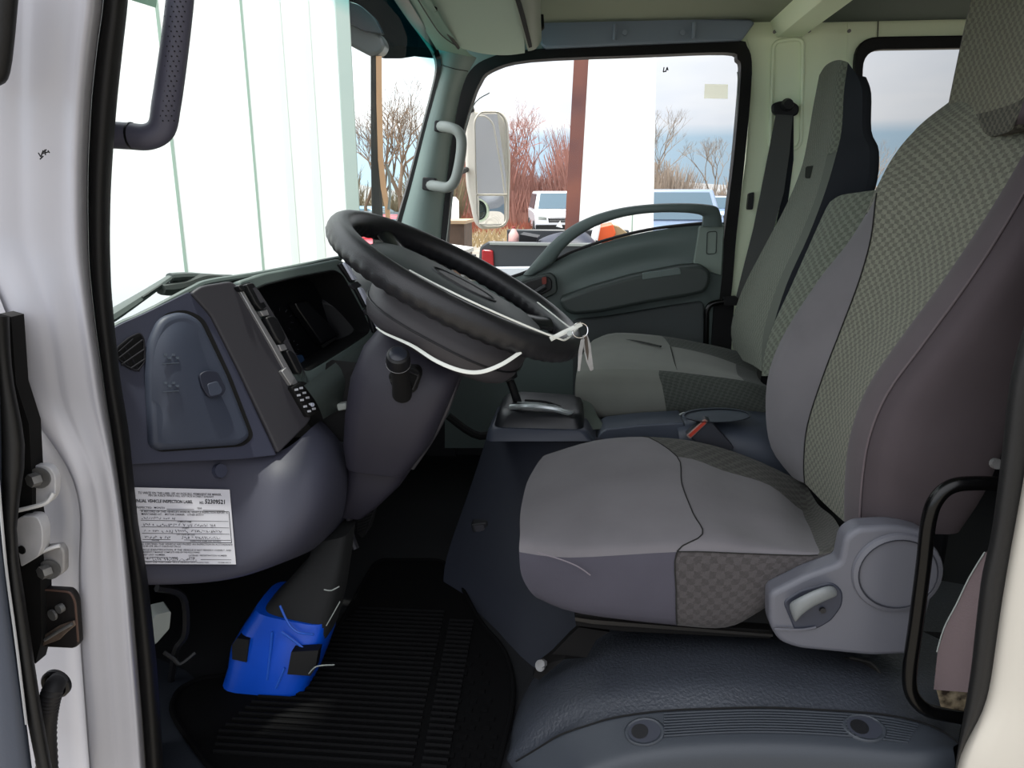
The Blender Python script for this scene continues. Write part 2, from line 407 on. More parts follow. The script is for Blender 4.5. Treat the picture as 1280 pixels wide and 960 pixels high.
# latch bezel + lever
bm = NB(); add_poly(bm, [P(x, y, 2.372) for x, y in rnd([(640, 362, 8), (652, 350), (688, 341, 5), (695, 347, 5), (697, 366, 5), (672, 378, 5), (650, 382)], 4)], (0, 0.03, 0)); lb = link('latch_bezel', bm, m_grn2, d1, bev=0.004)
bm = NB(); add_poly(bm, [P(x, y, 2.367) for x, y in rnd([(644, 362, 6), (656, 353), (684, 345), (690, 350), (690, 362), (668, 373), (650, 377)], 4)], (0, 0.01, 0)); link('latch_recess', bm, m_blk, lb, bev=0.003)
bm = NB(); add_tube(bm, [P(653, 371, 2.352), P(668, 366, 2.345), P(682, 358, 2.35)], [0.006, 0.008, 0.009], 8, 4); link('latch_lever', bm, m_dk, lb)
bm = NB(); add_poly(bm, [P(x, y, 2.355) for x, y in rnd([(677, 347), (683, 346), (683, 355), (678, 356)], 2)], (0, 0.01, 0)); link('lock_button', bm, M('lock_red', (150, 60, 50), 0.4), lb)
# arched pull bar
bm = NB()
oa = [(654, 343), (672, 322), (690, 302), (712, 284), (740, 270), (775, 260), (815, 255), (860, 254), (892, 257), (900, 265), (903, 283)]
ia = [(668, 343), (690, 330), (704, 312), (722, 296), (747, 282), (780, 271), (818, 266), (856, 266), (876, 269), (878, 274), (877, 283)]
Ys = [2.41, 2.40, 2.385, 2.37, 2.36, 2.355, 2.35, 2.355, 2.37, 2.38, 2.39]
rings = []
for (a, b), (c, d), y in zip(cr(oa, 4) and [tuple(p) for p in cr(oa, 4)], [tuple(p) for p in cr(ia, 4)], [v[0] for v in cr([V((q, 0)) for q in Ys], 4)]):
    p, q = P(a, b, y), P(c, d, y); mid = (p+q)/2; h = (p-q)/2; n = V((0, -0.018, 0))
    rings.append([mid+h*math.copysign(abs(math.cos(t))**0.7, math.cos(t))+n*math.copysign(abs(math.sin(t))**0.7, math.sin(t)) for t in [k*2*math.pi/14 for k in range(14)]])
add_loft(bm, rings); link('pull_bar', bm, m_grn, d1)
# ---- far A pillar, header, roof rail
tab = [[(546, 60, 2.33), (570, 60, 2.31), (596, 72, 2.40)], [(549, 80, 2.33), (568, 86, 2.32), (584, 92, 2.40)], [(545, 108, 2.33), (562, 112, 2.32), (575, 116, 2.41)],
       [(532, 160, 2.34), (550, 162, 2.32), (566, 166, 2.42)], [(517, 213, 2.35), (538, 216, 2.32), (557, 236, 2.42)], [(502, 268, 2.36), (524, 274, 2.33), (551, 292, 2.42)], [(485, 335, 2.37), (520, 335, 2.34), (548, 345, 2.42)]]
bm = NB(); add_grid(bm, smooth_rows(tab)); tp = struct('trim_2', bm, M('pillar_trim', (96, 104, 100), .5, .1, 700), sub=2)
bm = NB(); add_tube(bm, [P(550, 80.5, 2.322), P(568, 86, 2.314), P(585, 89, 2.37)], 0.0012, 6, 4); link('pillar_seam', bm, m_rub, tp)
m_frit = M('black_glass_edge', (10, 12, 14), 0.3)
bm = NB(); A = cr([P(x, y, q) for x, y, q in [(484, 320, 2.36), (494, 285, 2.36), (510, 230, 2.35), (527, 165, 2.34), (540, 115, 2.33), (546, 85, 2.32), (542, 66, 2.3), (528, 44, 2.1), (512, 22, 1.9), (492, -8, 1.7)]], 5)
B = cr([P(x, y, q) for x, y, q in [(492, 325, 2.36), (500, 288, 2.36), (516, 232, 2.35), (532, 166, 2.34), (544, 116, 2.33), (551, 85, 2.32), (548, 62, 2.3), (536, 42, 2.1), (524, 22, 1.9), (506, -8, 1.7)]], 5)
ribbon(bm, A, B, (-0.01, 0.02, 0)); struct('trim_3', bm, m_frit, ang=60)
tab = [[(502, -8, 1.72), (518, -8, 1.70), (534, -8, 1.70)], [(520, 20, 1.90), (534, 18, 1.88), (548, 18, 1.9)], [(534, 42, 2.1), (548, 42, 2.08), (566, 46, 2.1)], [(546, 62, 2.28), (566, 66, 2.28), (592, 72, 2.36)]]
m_hdr = M('header_trim', (120, 134, 122), 0.5, 0.05, 300)
bm = NB(); add_grid(bm, smooth_rows(tab)); h = struct('trim_4', bm, m_hdr, sub=2)
bm = NB(); add_poly(bm, [P(x, y, 2.44) for x, y in ((556, 45), (690, 45), (690, 62), (640, 68), (612, 77), (592, 98), (572, 112), (556, 100))], (0, .03, 0)); link('corner_filler', bm, MATS['pillar_trim'], h)
bm = NB(); add_tube(bm, [P(518, -8, 1.69), P(535, 20, 1.87), P(552, 44, 2.07), P(574, 60, 2.22)], 0.0015, 6, 4); link('header_seam', bm, m_rub, h)
bm = NB()
rl = [(672, 26), (700, 24), (850, 22), (938, 24, 2), (944, 28, 2), (928, 50), (800, 55), (682, 60), (676, 56)]
add_poly(bm, [P(x[0], x[1], 2.40+0.0004*(60-x[1])) for x in rl], (0, 0.05, 0)); rr = struct('trim_5', bm, M('roof_rail_grey', (104, 112, 116), 0.5, 0.1, 400), bev=0.006)
for xa, ya in ((769, 40), (868, 38)):
    bm = NB(); add_tube(bm, [P(xa, ya-10, 2.392), P(xa-1, ya+10, 2.392)], 0.006, 8, 1); link('rail_rib', bm, MATS['roof_rail_grey'], rr)
for xa in (781, 853):
    bm = NB(); add_disc(bm, P(xa, 41, 2.402), (0, -1, 0), 0.008, 0.006, 12); link('rail_plug', bm, MATS['roof_rail_grey'], rr)
# ---- windshield (curved glass)
def WX(y, z): return -0.08*max(0.0, min(1.0, (1.6-y)/.6))-0.606+0.304*(z-1.77)-0.13*(1-((y-1.62)/0.76)**2)*max(0.0, min(1.0, (2.26-z)/.5))
rows = []
for z in [1.50, 1.62, 1.75, 1.9, 2.05, 2.15, 2.24, 2.31]:
    rows.append([V((WX(y, z), y, z)) for y in [0.90+0.073*k for k in range(21)]])
def glass_tinted():
    m = glass('windshield_glass', (246, 252, 249), 0.05); nt = m.node_tree
    tr = [n for n in nt.nodes if n.type == 'BSDF_TRANSPARENT'][0]
    ge = nd(nt, 'ShaderNodeNewGeometry'); sp = nd(nt, 'ShaderNodeSeparateXYZ'); nt.links.new(ge.outputs['Position'], sp.inputs[0])
    mr = nd(nt, 'ShaderNodeMapRange'); mr.inputs[1].default_value = 2.185; mr.inputs[2].default_value = 2.235
    mx = nd(nt, 'ShaderNodeMix', data_type='RGBA'); mx.inputs[6].default_value = rgb((247, 253, 250)); mx.inputs[7].default_value = rgb((60, 215, 215))
    nt.links.new(sp.outputs[2], mr.inputs[0]); nt.links.new(mr.outputs[0], mx.inputs[0]); nt.links.new(mx.outputs[2], tr.inputs[0])
    return m
bm = NB(); add_grid(bm, rows); struct('window_1', bm, glass_tinted())
# ---- near A pillar jamb (white) : profile swept down the opening
xr = [(-60, 128), (0, 130), (60, 121), (120, 114.5), (200, 110), (260, 109.5), (330, 111), (400, 118), (455, 126), (500, 132), (540, 139), (600, 148), (660, 156), (720, 163), (780, 168), (840, 173), (900, 178), (960, 182), (1020, 186)]
xs = [(-60, 160), (0, 158), (60, 151), (120, 144.5), (180, 139.5), (240, 136), (300, 135), (360, 136.5), (420, 142), (480, 148.5), (540, 159), (600, 165), (660, 171), (720, 182), (780, 189), (840, 195), (900, 199), (960, 203), (1020, 206)]
xl = [(-60, -60), (300, -40), (375, 3), (415, 15), (440, 21), (480, 25), (510, 33), (535, 49), (555, 69), (600, 92), (640, 102), (700, 98), (800, 100), (960, 112), (1020, 116)]
def ip(tab, y):
    for (a, b), (c, d) in zip(tab, tab[1:]):
        if a <= y <= c: return b+(d-b)*(y-a)/(c-a)
    return tab[-1][1] if y > tab[-1][0] else tab[0][1]
def lerp(a, b, t): return a+(b-a)*t
rows = []; rec = []
for k in range(37):
    y = -60+k*30
    R_, L_ = ip(xr, y), ip(xl, y)
    prof = [(0, .806), (.08, .803), (.3, .809), (.42, .816), (.48, .8185), (.54, .8185), (.72, .828), (.82, .834), (.88, .832), (.93, .837), (.97, .858), (1.0, .895)]
    rows.append([P(lerp(L_, R_, t), y, Y) for t, Y in prof])
    rec.append([P(-90, y, .83), P(lerp(-90, L_, .6), y, .835), P(L_-14, y, .84), P(L_-4, y, .83), P(L_, y, .800)])
bm = NB(); add_grid(bm, rows); add_grid(bm, rec); wl = struct('wall_left', bm, m_white, sub=1)
# small ink scuff on the pillar
bm = NB()
for a, b in (((48, 191), (51, 196)), ((51, 196), (54, 188)), ((53, 192), (60, 190)), ((56, 187), (57, 194)), ((50, 199), (54, 195)), ((60, 188), (62, 191)), ((54, 190), (58, 187))):
    add_tube(bm, [P(*a, .797), P(*b, .797)], 0.0007, 5, 1)
link('scuff_mark', bm, m_void, wl)
# near seal, A side and B side
rows = []
for k in range(37):
    y = -60+k*30
    a, b = ip(xr, y), ip(xs, y)
    rows.append([P(a, y, .90), P(a+1, y, .885), P(lerp(a, b, .3), y, .878), P(lerp(a, b, .7), y, .882), P(b, y, .90), P(b, y, .905)+V((-0.004, .012, 0)), P(b, y, .93)+V((-0.02, .03, 0)), P(b, y, .93)+V((-0.06, .06, 0))])
bm = NB(); add_grid(bm, rows); struct('trim_6', bm, m_rub, sub=1)
bl = [(300, 1300), (380, 1287), (430, 1270), (480, 1258), (560, 1250), (620, 1243), (680, 1235), (720, 1224), (780, 1217), (840, 1211), (880, 1205), (920, 1198), (945, 1195), (1000, 1188), (1040, 1180)]
br = [(300, 1330), (380, 1318), (430, 1306), (480, 1296), (590, 1281), (640, 1272), (700, 1261), (760, 1251), (820, 1243), (860, 1237), (890, 1229), (920, 1212), (940, 1200), (1000, 1189), (1040, 1181)]
rows = []; wr = []
for k in range(45):
    y = -204+k*28
    a, b = ip(bl, y), ip(br, y)
    rows.append([P(a, y, .95)+V((.04, .06, 0)), P(a, y, .91), P(lerp(a, b, .25), y, .893), P(lerp(a, b, .7), y, .888), P(b, y, .905)])
    wr.append([P(b, y, .905), P(lerp(b, 1420, .05), y, .89), P(lerp(b, 1420, .3), y, .875), P(1420, y, .87), P(1560, y, .87)])
bm = NB(); add_grid(bm, rows); struct('trim_7', bm, m_rub, sub=1)
bm = NB(); add_grid(bm, wr); struct('pillar', bm, M('pillar_white', (232, 226, 214), 0.4, 0.02, 60), sub=1)
# closed rear part of the near cab side, out of the frame (keeps the back seat dark)
bm = NB(); add_box(bm, (0.86, 0.88, 0.85), (2.24, 0.92, 1.75)); add_box(bm, (0.62, 0.90, 1.62), (0.80, 0.95, 2.33)); add_box(bm, (-0.56, 0.88, 2.26), (2.24, 0.93, 2.36)); struct('wall_left_rear', bm, m_white)
bm = NB(); add_box(bm, (-0.60, 0.88, 2.245), (-0.40, 1.68, 2.36)); struct('trim_10', bm, m_hdr)  # unseen near end of the header, added to block sun above the windshield
# ---- entry sill : platform, scuff plate
U = [(560, 1010, 1.02), (610, 978, 1.02), (645, 952, 1.01), (672, 936, 1.005), (700, 919, 1.0), (735, 907, 1.0), (770, 897, 1.0), (830, 889, 1.0), (900, 886, 1.0), (960, 885, 1.0), (1030, 888, 1.0), (1100, 893, 1.0), (1150, 903, .995), (1180, 916, .985), (1198, 930, .97)]
Lw = [(590, 1040, .99), (650, 1000, .97), (700, 972, .955), (720, 960, .95), (735, 953, .95), (752, 947, .95), (780, 939, .95), (830, 930, .95), (890, 926, .95), (940, 924.5, .95), (1010, 926, .95), (1080, 931, .95), (1130, 936, .95), (1165, 935, .95), (1190, 934, .955)]
mid = [((a[0]+b[0])/2, (a[1]+b[1])/2, (a[2]+b[2])/2) for a, b in zip(U, Lw)]
Uw, Mw, Lww = [P(*p) for p in U], [P(*p) for p in mid], [P(*p) for p in Lw]
edge = [p+V((0, -.012, -.006)) for p in Lww]
f1 = [p+V((0, -.02, -.03)) for p in Lww]; f2 = [p+V((0, -.02, -.16)) for p in Lww]; f3 = [p+V((0, -.02, -.3)) for p in Lww]
bm = NB(); add_grid(bm, [Uw, [lerp(a, b, .08) for a, b in zip(Uw, Mw)], Mw, Lww, edge, f1, f2, f3]); sill = struct('threshold', bm, m_scuff, sub=2)
# ribs on the scuff plate
bm = NB()
for k in range(9):
    t = 0.10+k*0.085
    line = [(lerp(a[0], b[0], t), lerp(a[1], b[1], t), lerp(a[2], b[2], t)) for a, b in zip(U, Lw)]
    pts = [P(*q)+V((0, 0, .0012)) for q in line if 828 < q[0] < 1150]
    add_tube(bm, pts, 0.0016, 6, 3)
link('grip_rib', bm, m_scuff, sill)
def plate_at(px, t):
    for k in range(len(Uw)-1):
        a, b = lerp(U[k][0], Lw[k][0], t), lerp(U[k+1][0], Lw[k+1][0], t)
        if a <= px <= b:
            f = (px-a)/(b-a)
            u, l = Uw[k].lerp(Uw[k+1], f), Lww[k].lerp(Lww[k+1], f)
            n = (Uw[k+1]-Uw[k]).cross(u-l).normalized()
            if n.z < 0: n = -n
            return u.lerp(l, t), n
for px, t in ((806, .55), (1080, .48)):
    c, n = plate_at(px, t)
    ex = V((1, 0, 0)); ex = (ex-n*ex.dot(n)).normalized(); ey = n.cross(ex)
    def el(r, h): return [c+ex*(math.cos(q)*r*1.15)+ey*(math.sin(q)*r*.85)+n*h for q in [k*2*math.pi/28 for k in range(28)]]
    bm = NB(); add_loft(bm, [el(.027, -.004), el(.027, .0016), el(.0245, .0032), el(.022, .0018)]); rc_ = link('screw_recess', bm, m_scuff, sill, ang=60)
    bm = NB(); add_poly(bm, el(.0215, .0026)); link('recess_floor', bm, M('recess_dark', (64, 68, 80), 0.5), rc_)
    bm = NB(); add_poly(bm, [c+ex*(-.007+math.cos(q)*.013)+ey*(math.sin(q)*.012)+n*.0030 for q in [k*2*math.pi/20 for k in range(20)]]); link('recess_shade', bm, m_blk, rc_)  # darker discs paint the shade inside the recess, blackest at left
bm = NB(); add_tube(bm, [p+V((0, 0, .0008)) for p in Uw[2:]], .0016, 6, 4); link('joint_shadow', bm, m_void, sill)  # dark tube paints the step shadow along the plate edge
# vinyl platform under the driver's seat
tab = [[(q[0], q[1], q[2]) for q in U]]
def prow(y0s): return y0s
cols = len(U)
def blend(pl, n):   # resample a list of px tuples to n
    pts = cr([V(p) for p in pl], 10); out = []
    L = [0]
    for a, b in zip(pts, pts[1:]): L.append(L[-1]+(b-a).length)
    for k in range(n):
        s = L[-1]*k/(n-1); i = 0
        while i < len(L)-2 and L[i+1] < s: i += 1
        t = (s-L[i])/max(1e-9, L[i+1]-L[i]); out.append(tuple(pts[i].lerp(pts[i+1], min(1, t))))
    return out
r1 = blend([(628, 968, 1.04), (648, 925, 1.03), (700, 892, 1.03), (780, 868, 1.03), (880, 858, 1.03), (980, 862, 1.03), (1090, 872, 1.03), (1200, 905, 1.02)], cols)
r2 = blend([(632, 935, 1.07), (652, 890, 1.07), (710, 868, 1.06), (790, 850, 1.06), (890, 842, 1.06), (990, 846, 1.06), (1100, 856, 1.06), (1210, 890, 1.05)], cols)
r3 = blend([(642, 895, 1.13), (660, 860, 1.14), (720, 838, 1.13), (800, 820, 1.13), (890, 815, 1.13), (990, 818, 1.13), (1100, 830, 1.13), (1215, 850, 1.12)], cols)
r4 = blend([(664, 848, 1.24), (690, 825, 1.25), (740, 800, 1.25), (800, 785, 1.25), (890, 782, 1.25), (990, 785, 1.25), (1100, 795, 1.25), (1215, 815, 1.25)], cols)
r5 = [(a[0]+40, a[1]-75, 1.6) for a in r4]
bm = NB(); add_grid(bm, [Uw]+[[P(*q) for q in r] for r in (r1, r2, r3, r4, r5)]); pf = struct('platform', bm, m_vinyl, sub=2)
# left riser of the platform down to the floor
lft = [P(*r[0]) for r in (U, r1, r2, r3, r4)]
bm = NB(); add_grid(bm, [lft, [p+V((-.012, 0, -.02)) for p in lft], [V((p.x-.02, p.y, FZ-.03)) for p in lft]]); link('riser', bm, m_vinyl, pf, sub=1)
# engine tunnel side, in front of the seats
tab = [[(612, 536, 1.85), (660, 536, 1.76), (700, 540, 1.7), (745, 545, 1.66), (800, 560, 1.65)],
       [(596, 585, 1.79), (640, 590, 1.72), (690, 600, 1.67), (730, 610, 1.64), (790, 620, 1.63)],
       [(574, 650, 1.70), (622, 660, 1.65), (680, 670, 1.62), (730, 680, 1.58), (790, 690, 1.55)],
       [(550, 715, 1.60), (598, 725, 1.54), (660, 735, 1.46), (730, 745, 1.42), (790, 750, 1.42)],
       [(558, 760, 1.50), (606, 775, 1.44), (650, 795, 1.36), (720, 800, 1.34), (790, 800, 1.33)],
       [(596, 790, 1.405), (632, 818, 1.32), (664, 850, 1.24), (720, 830, 1.28), (790, 830, 1.28)]]
m_tun = M('tunnel_plastic', (70, 76, 86), 0.6, 0.12, 600, 0.08, 5)
bm = NB(); add_grid(bm, smooth_rows(tab)); tun = struct('engine_tunnel', bm, m_tun, sub=2)
bm = NB(); add_poly(bm, [P(x, y, 1.655) for x, y in rnd([(588, 655), (609, 653), (611, 667), (592, 669)], 3)], (0, .03, 0)); sk = link('socket_cover', bm, m_dk, tun, bev=.003)
bm = NB(); add_poly(bm, [P(x, y, 1.65) for x, y in rnd([(592, 657), (605, 656), (606, 664), (595, 665)], 2)], (0, .01, 0)); link('socket_lid', bm, m_dash3, sk)
bm = NB(); add_disc(bm, P(592, 774, 1.455), (-.6, -.7, .2), .012, .008, 14, .008); link('push_clip', bm, M('clip_grey', (110, 108, 122), 0.5), tun)
# tunnel top, from the shifter back between the seats
bm = NB(); add_box(bm, (-.08, 1.76, FZ), (.9, 2.4, 1.18)); link('tunnel_top', bm, m_floor, tun, bev=.02)
# ================================================================== dashboard
DN = V((0.86, -0.46, 0.22)).normalized()
D = (P(300, 450, 1.17), DN)
dash = root('dashboard', V((-0.6, 1.5, FZ)), 'blue grey truck dashboard wrapping around the steering column under the windshield', 'dashboard')
def dp(name, px, mat, th=0.02, off=0.0, bev=0.003, parent=None, **k):
    bm = NB(); add_panel(bm, px, D, th, off); return link(name, bm, mat, parent or dash, bev=bev, **k)
# end panel with rounded upper edge
endp = rnd([(118, 424), (150, 405), (180, 392), (237, 364, 5), (262, 393), (300, 470), (330, 535), (346, 569, 3), (300, 574), (230, 577), (160, 581), (120, 584)], 8, 4)
ep = dp('end_panel', endp, m_dash, .05, 0.0, .008, seg=3)
# side defroster vent
dp('air_vent', rnd([(146, 435), (162, 422), (175, 416), (180, 424), (181, 452), (172, 464), (158, 458), (147, 447)], 4), m_void, .01, .001, 0)
vent = [c for c in dash.children if c.name.startswith('air_vent')][0]
bm = NB()
lp = rnd([(146, 435), (162, 422), (175, 416), (180, 424), (181, 452), (172, 464), (158, 458), (147, 447)], 4)
add_tube(bm, [PP(p[0], p[1], D, .003) for p in lp+[lp[0]]], .0015, 6, 1)
for a, b in (((147, 449), (178, 425)), ((152, 456), (180, 437)), ((163, 461), (181, 449)), ((148, 440), (166, 424))):
    add_tube(bm, [PP(*a, D, .003), PP(*b, D, .003)], .0016, 6, 1)
for a, b in (((155, 432), (174, 464)), ((150, 440), (160, 456))):
    add_tube(bm, [PP(*a, D, .0005), PP(*b, D, .0005)], .0016, 6, 1)
link('vent_slat', bm, M('slat_grey', (58, 58, 64), .7, spec=.1), vent)
# fuse box lid
groove = rnd([(184, 470, 2), (185, 430, 25), (201, 393, 20), (231, 386, 14), (255, 397, 14), (289, 470), (318, 546, 12), (305, 558, 8), (200, 565, 14), (189, 559, 8)], 10, 5)
dp('lid_gap', groove, m_void, .01, .0008, 0)
lid = rnd([(185, 470, 2), (186, 430, 24), (202, 395, 19), (231, 388, 13), (253, 399, 13), (287, 470), (316, 545, 12), (303, 556, 8), (201, 563, 14), (190, 557, 8)], 10, 5)
ld = dp('storage_lid', lid, m_lid, .02, .012, .012, seg=4)
# raised belly of the lid
bm = NB()
bel = [[(190, 500), (190, 440), (204, 410), (228, 398), (246, 410)], [(200, 505), (200, 450), (212, 425), (230, 415), (250, 430)], [(205, 520), (215, 480), (228, 455), (244, 450), (265, 470)], [(202, 540), (225, 528), (245, 515), (265, 510), (288, 520)], [(202, 556), (228, 554), (250, 552), (275, 548), (300, 545)]]
offs = [[.0122, .0122, .0122, .0122, .0122], [.0122, .018, .020, .018, .0122], [.0122, .021, .022, .018, .0122], [.0122, .016, .017, .016, .0122], [.0115, .0122, .0122, .0122, .0115]]
add_grid(bm, [[PP(p[0], p[1], D, o) for p, o in zip(r, q)] for r, q in zip(bel, offs)]); link('lid_bulge', bm, m_lid, ld, sub=2)
dp('pull_recess', rnd([(249, 468, 5), (258, 463, 4), (272, 464, 5), (283, 486, 4), (279, 494, 4), (262, 498, 6), (253, 484)], 4), M('recess_blue', (52, 56, 74), 0.5), .006, .0235, .001, parent=ld)
dp('pull_lip', rnd([(259, 480, 3), (272, 476, 3), (279, 488, 3), (276, 493, 3), (263, 496, 4)], 3), m_lid, .003, .0245, .001, parent=ld)
bm = NB()
for y0 in (442, 477):
    for k in range(4):
        xa = 206+k*5
        pts = [(xa, y0+(k % 2)*4), (xa+3, y0+(k % 2)*4), (xa+3, y0+3+(k % 2)*4), (xa, y0+3+(k % 2)*4)]
        add_panel(bm, pts, D, .003, .0225)
    add_panel(bm, [(204, y0+12), (224, y0+11), (224, y0+12), (204, y0+13)], D, .003, .0222)
    link('embossed_mark', bm, M('emboss', (108, 118, 134), 0.5), ld); bm = NB()
bm.free()
# dark pad between lid and switch strip
pad = rnd([(239, 366, 4), (252, 357, 8), (290, 351, 8), (300, 360), (345, 440), (390, 522, 5), (384, 531, 5), (348, 567, 4), (336, 540), (300, 465), (264, 394)], 6, 4)
dp('switch_pad', pad, m_dash3, .05, .006, .007, seg=3)
# light edge along the top of the dash
bm = NB(); add_tube(bm, [PP(128, 419, D, -.01), PP(150, 406, D, -.01), PP(180, 393, D, -.01), PP(237, 363, D, -.008), PP(262, 353, D, -.02), PP(330, 342, D, -.035), PP(425, 323, D, -.06)], .006, 8, 5); link('top_edge', bm, m_grn, dash)
bm = NB(); A_ = [PP(x, y, D, -.012) for x, y in ((110, 424), (180, 392), (237, 363), (330, 342), (425, 322))]
add_grid(bm, [A_, [V((WX(p.y, p.z-.14)+.01, p.y, p.z-.14)) for p in A_]]); link('dash_top', bm, m_grn2, dash)
# instrument hood + recess
ho = rnd([(296, 352), (330, 341), (380, 332), (424, 323, 10), (434, 330, 8), (478, 412), (480, 424, 8), (430, 452), (392, 482), (376, 500, 6), (340, 436)], 6, 4)
hi_ = rnd([(316, 365, 8), (330, 357, 8), (370, 347), (418, 338, 8), (428, 344, 6), (452, 388), (464, 413, 8), (440, 430), (400, 455), (384, 464, 8), (372, 456), (340, 405)], 6, 4)
bm = NB(); add_ring(bm, ho, hi_, lambda x, y: PP(x, y, D, .004), -DN*.11, 60); link('instrument_hood', bm, m_grn, dash, bev=.004)
bm = NB(); li = [PP(x, y, D, .0042) for x, y in hi_]; lj = [PP(x, y, D, .0042)-DN*.09 for x, y in hi_]
add_grid(bm, [li+[li[0]], lj+[lj[0]]], uv=False)
for v in bm.verts: pass
link('shade_liner', bm, M('liner_black', (16, 17, 20), .6), dash, solid=-.0016)  # black liner added to keep the lit recess wall dark
clu = dp('instrument_cluster', rnd([(306, 352), (430, 328), (482, 420), (380, 480)], 6), M('cluster_black', (14, 15, 20), 0.3, 0.0), .01, -.085, 0)
bm = NB(); add_panel(bm, rnd([(368, 378, 3), (384, 376, 3), (424, 418, 4), (403, 430, 3), (372, 386)], 3), D, .02, -.06); link('gauge_pod', bm, M('pod_black', (20, 21, 26), 0.35), clu, bev=.003)
bm = NB(); add_panel(bm, rnd([(402, 432), (420, 421), (421, 423), (404, 435)], 1), D, .003, -.055); link('gauge_bezel', bm, m_void, clu)
bm = NB()
for (cx, cy, r) in ((350, 402, 17), (436, 372, 17), (362, 436, 12)):
    bm = NB()
    for k in range(9):
        a = math.radians(140+k*32)
        add_tube(bm, [PP(cx+math.cos(a)*r, cy+math.sin(a)*r, D, -.083), PP(cx+math.cos(a)*r*.8, cy+math.sin(a)*r*.8, D, -.083)], .0006, 4, 1)
    link('dial_tick', bm, M('dial_grey', (86, 90, 100), 0.5), clu)
bm = NB(); add_panel(bm, rnd([(360, 447), (378, 443), (384, 458), (380, 464)], 3), D, .004, -.078); link('warning_light_strip', bm, M('strip_blue', (62, 90, 130), 0.3), clu)
# left switch strip
dp('chrome_strip', [(296, 357), (300, 356), (346, 432), (392, 513), (386, 517), (342, 437)], m_sil, .01, .012, .001)
dp('switch_rail', [(300, 355), (312, 352), (322, 360), (352, 408), (384, 470), (392, 498), (388, 508), (345, 430)], m_dash3, .03, .004, .001)
for px in ([(297, 357), (304, 355), (308, 364), (302, 364)], [(307, 355), (317, 353), (332, 380), (334, 383), (327, 388), (320, 380)], [(332, 397), (340, 394), (347, 397), (357, 418), (358, 424), (352, 431), (346, 424)], [(358, 439), (363, 437), (370, 443), (379, 462), (377, 468), (372, 466)]):
    s = dp('rocker_switch', rnd(px, 3), m_blk, .02, .02, .003)
for px in ([(316, 360), (320, 359), (331, 377), (326, 379)],):
    dp('switch_icon', px, m_dash3, .002, .0215, 0, parent=s)
for px in ([(325, 389), (334, 387), (337, 394), (329, 395)], [(348, 431), (356, 430), (360, 437), (352, 439)], [(352, 464), (358, 459), (369, 472), (364, 482)]):
    dp('silver_clip', px, m_sil, .01, .016, .001)
# right side of the cluster: bright edged switches
for px, tp in (([(424, 330), (432, 327), (446, 349), (440, 353)], [(430, 328), (435, 329), (447, 349), (443, 350)]), ([(444, 360), (450, 358), (464, 380), (457, 385)], [(449, 359), (454, 360), (465, 380), (460, 381)]), ([(461, 392), (466, 391), (476, 412), (468, 416)], [(463, 391), (467, 391), (478, 411), (474, 411)])):
    s = dp('rocker_switch', rnd(px, 2), m_blk, .02, .012, .002)
    dp('bright_edge', rnd(tp, 1.5), M('pale_trim', (190, 194, 210), 0.3), .008, .018, .001, parent=s)
for px in ([(438, 356), (447, 351), (453, 357), (443, 362)], [(455, 387), (464, 384), (468, 390), (459, 394)]):
    dp('switch_spacer', rnd(px, 2), m_dash3, .02, .010, .002)
# relay block with icons
rb = dp('rotary_switch_block', rnd([(364, 484, 3), (378, 476, 3), (388, 480), (402, 508, 4), (400, 514), (386, 522, 3)], 3), m_void, .02, .018, .002)
bm = NB()
for x, y in ((371, 487), (377, 485), (374, 494), (381, 491), (378, 500), (385, 497), (382, 508), (389, 505), (387, 514), (393, 511)):
    add_panel(bm, [(x-1.8, y-1), (x+1.6, y-1.6), (x+2, y+1), (x-1.4, y+1.4)], D, .003, .021)
link('icon', bm, M('icon_white', (170, 172, 180), 0.4), rb)
bm = NB(); add_disc(bm, PP(390, 506, D, .02), DN, .0035, .003, 12); link('indicator', bm, M('pale_trim', (190, 194, 210)), rb)
# lower lip of the hood (curved band) and the dark recess below it
tab = [[(380, 482, 1.235), (402, 466, 1.28), (436, 441, 1.35), (470, 418, 1.42), (500, 408, 1.48)],
       [(388, 492, 1.215), (412, 478, 1.26), (444, 455, 1.33), (474, 434, 1.40), (505, 425, 1.46)],
       [(398, 506, 1.22), (420, 492, 1.27), (450, 472, 1.34), (480, 456, 1.40), (510, 445, 1.46)],
       [(404, 524, 1.24), (424, 512, 1.30), (454, 495, 1.38), (484, 480, 1.44), (515, 470, 1.5)]]
bm = NB(); add_grid(bm, smooth_rows(tab)); link('hood_lip', bm, m_grn2, dash, sub=2)
bm = NB(); add_poly(bm, [P(x, y, 1.30) for x, y in rnd([(402, 484), (452, 452), (448, 480), (440, 520), (444, 556), (430, 548), (404, 520)], 5)], V((-.06, .02, 0))); link('column_gap', bm, m_void, dash)
bm = NB(); add_poly(bm, [P(x, y, 1.285) for x, y in rnd([(420, 505), (432, 504), (434, 512), (422, 514)], 2)], (0, .02, 0)); link('connector', bm, m_lt, dash, bev=.003)
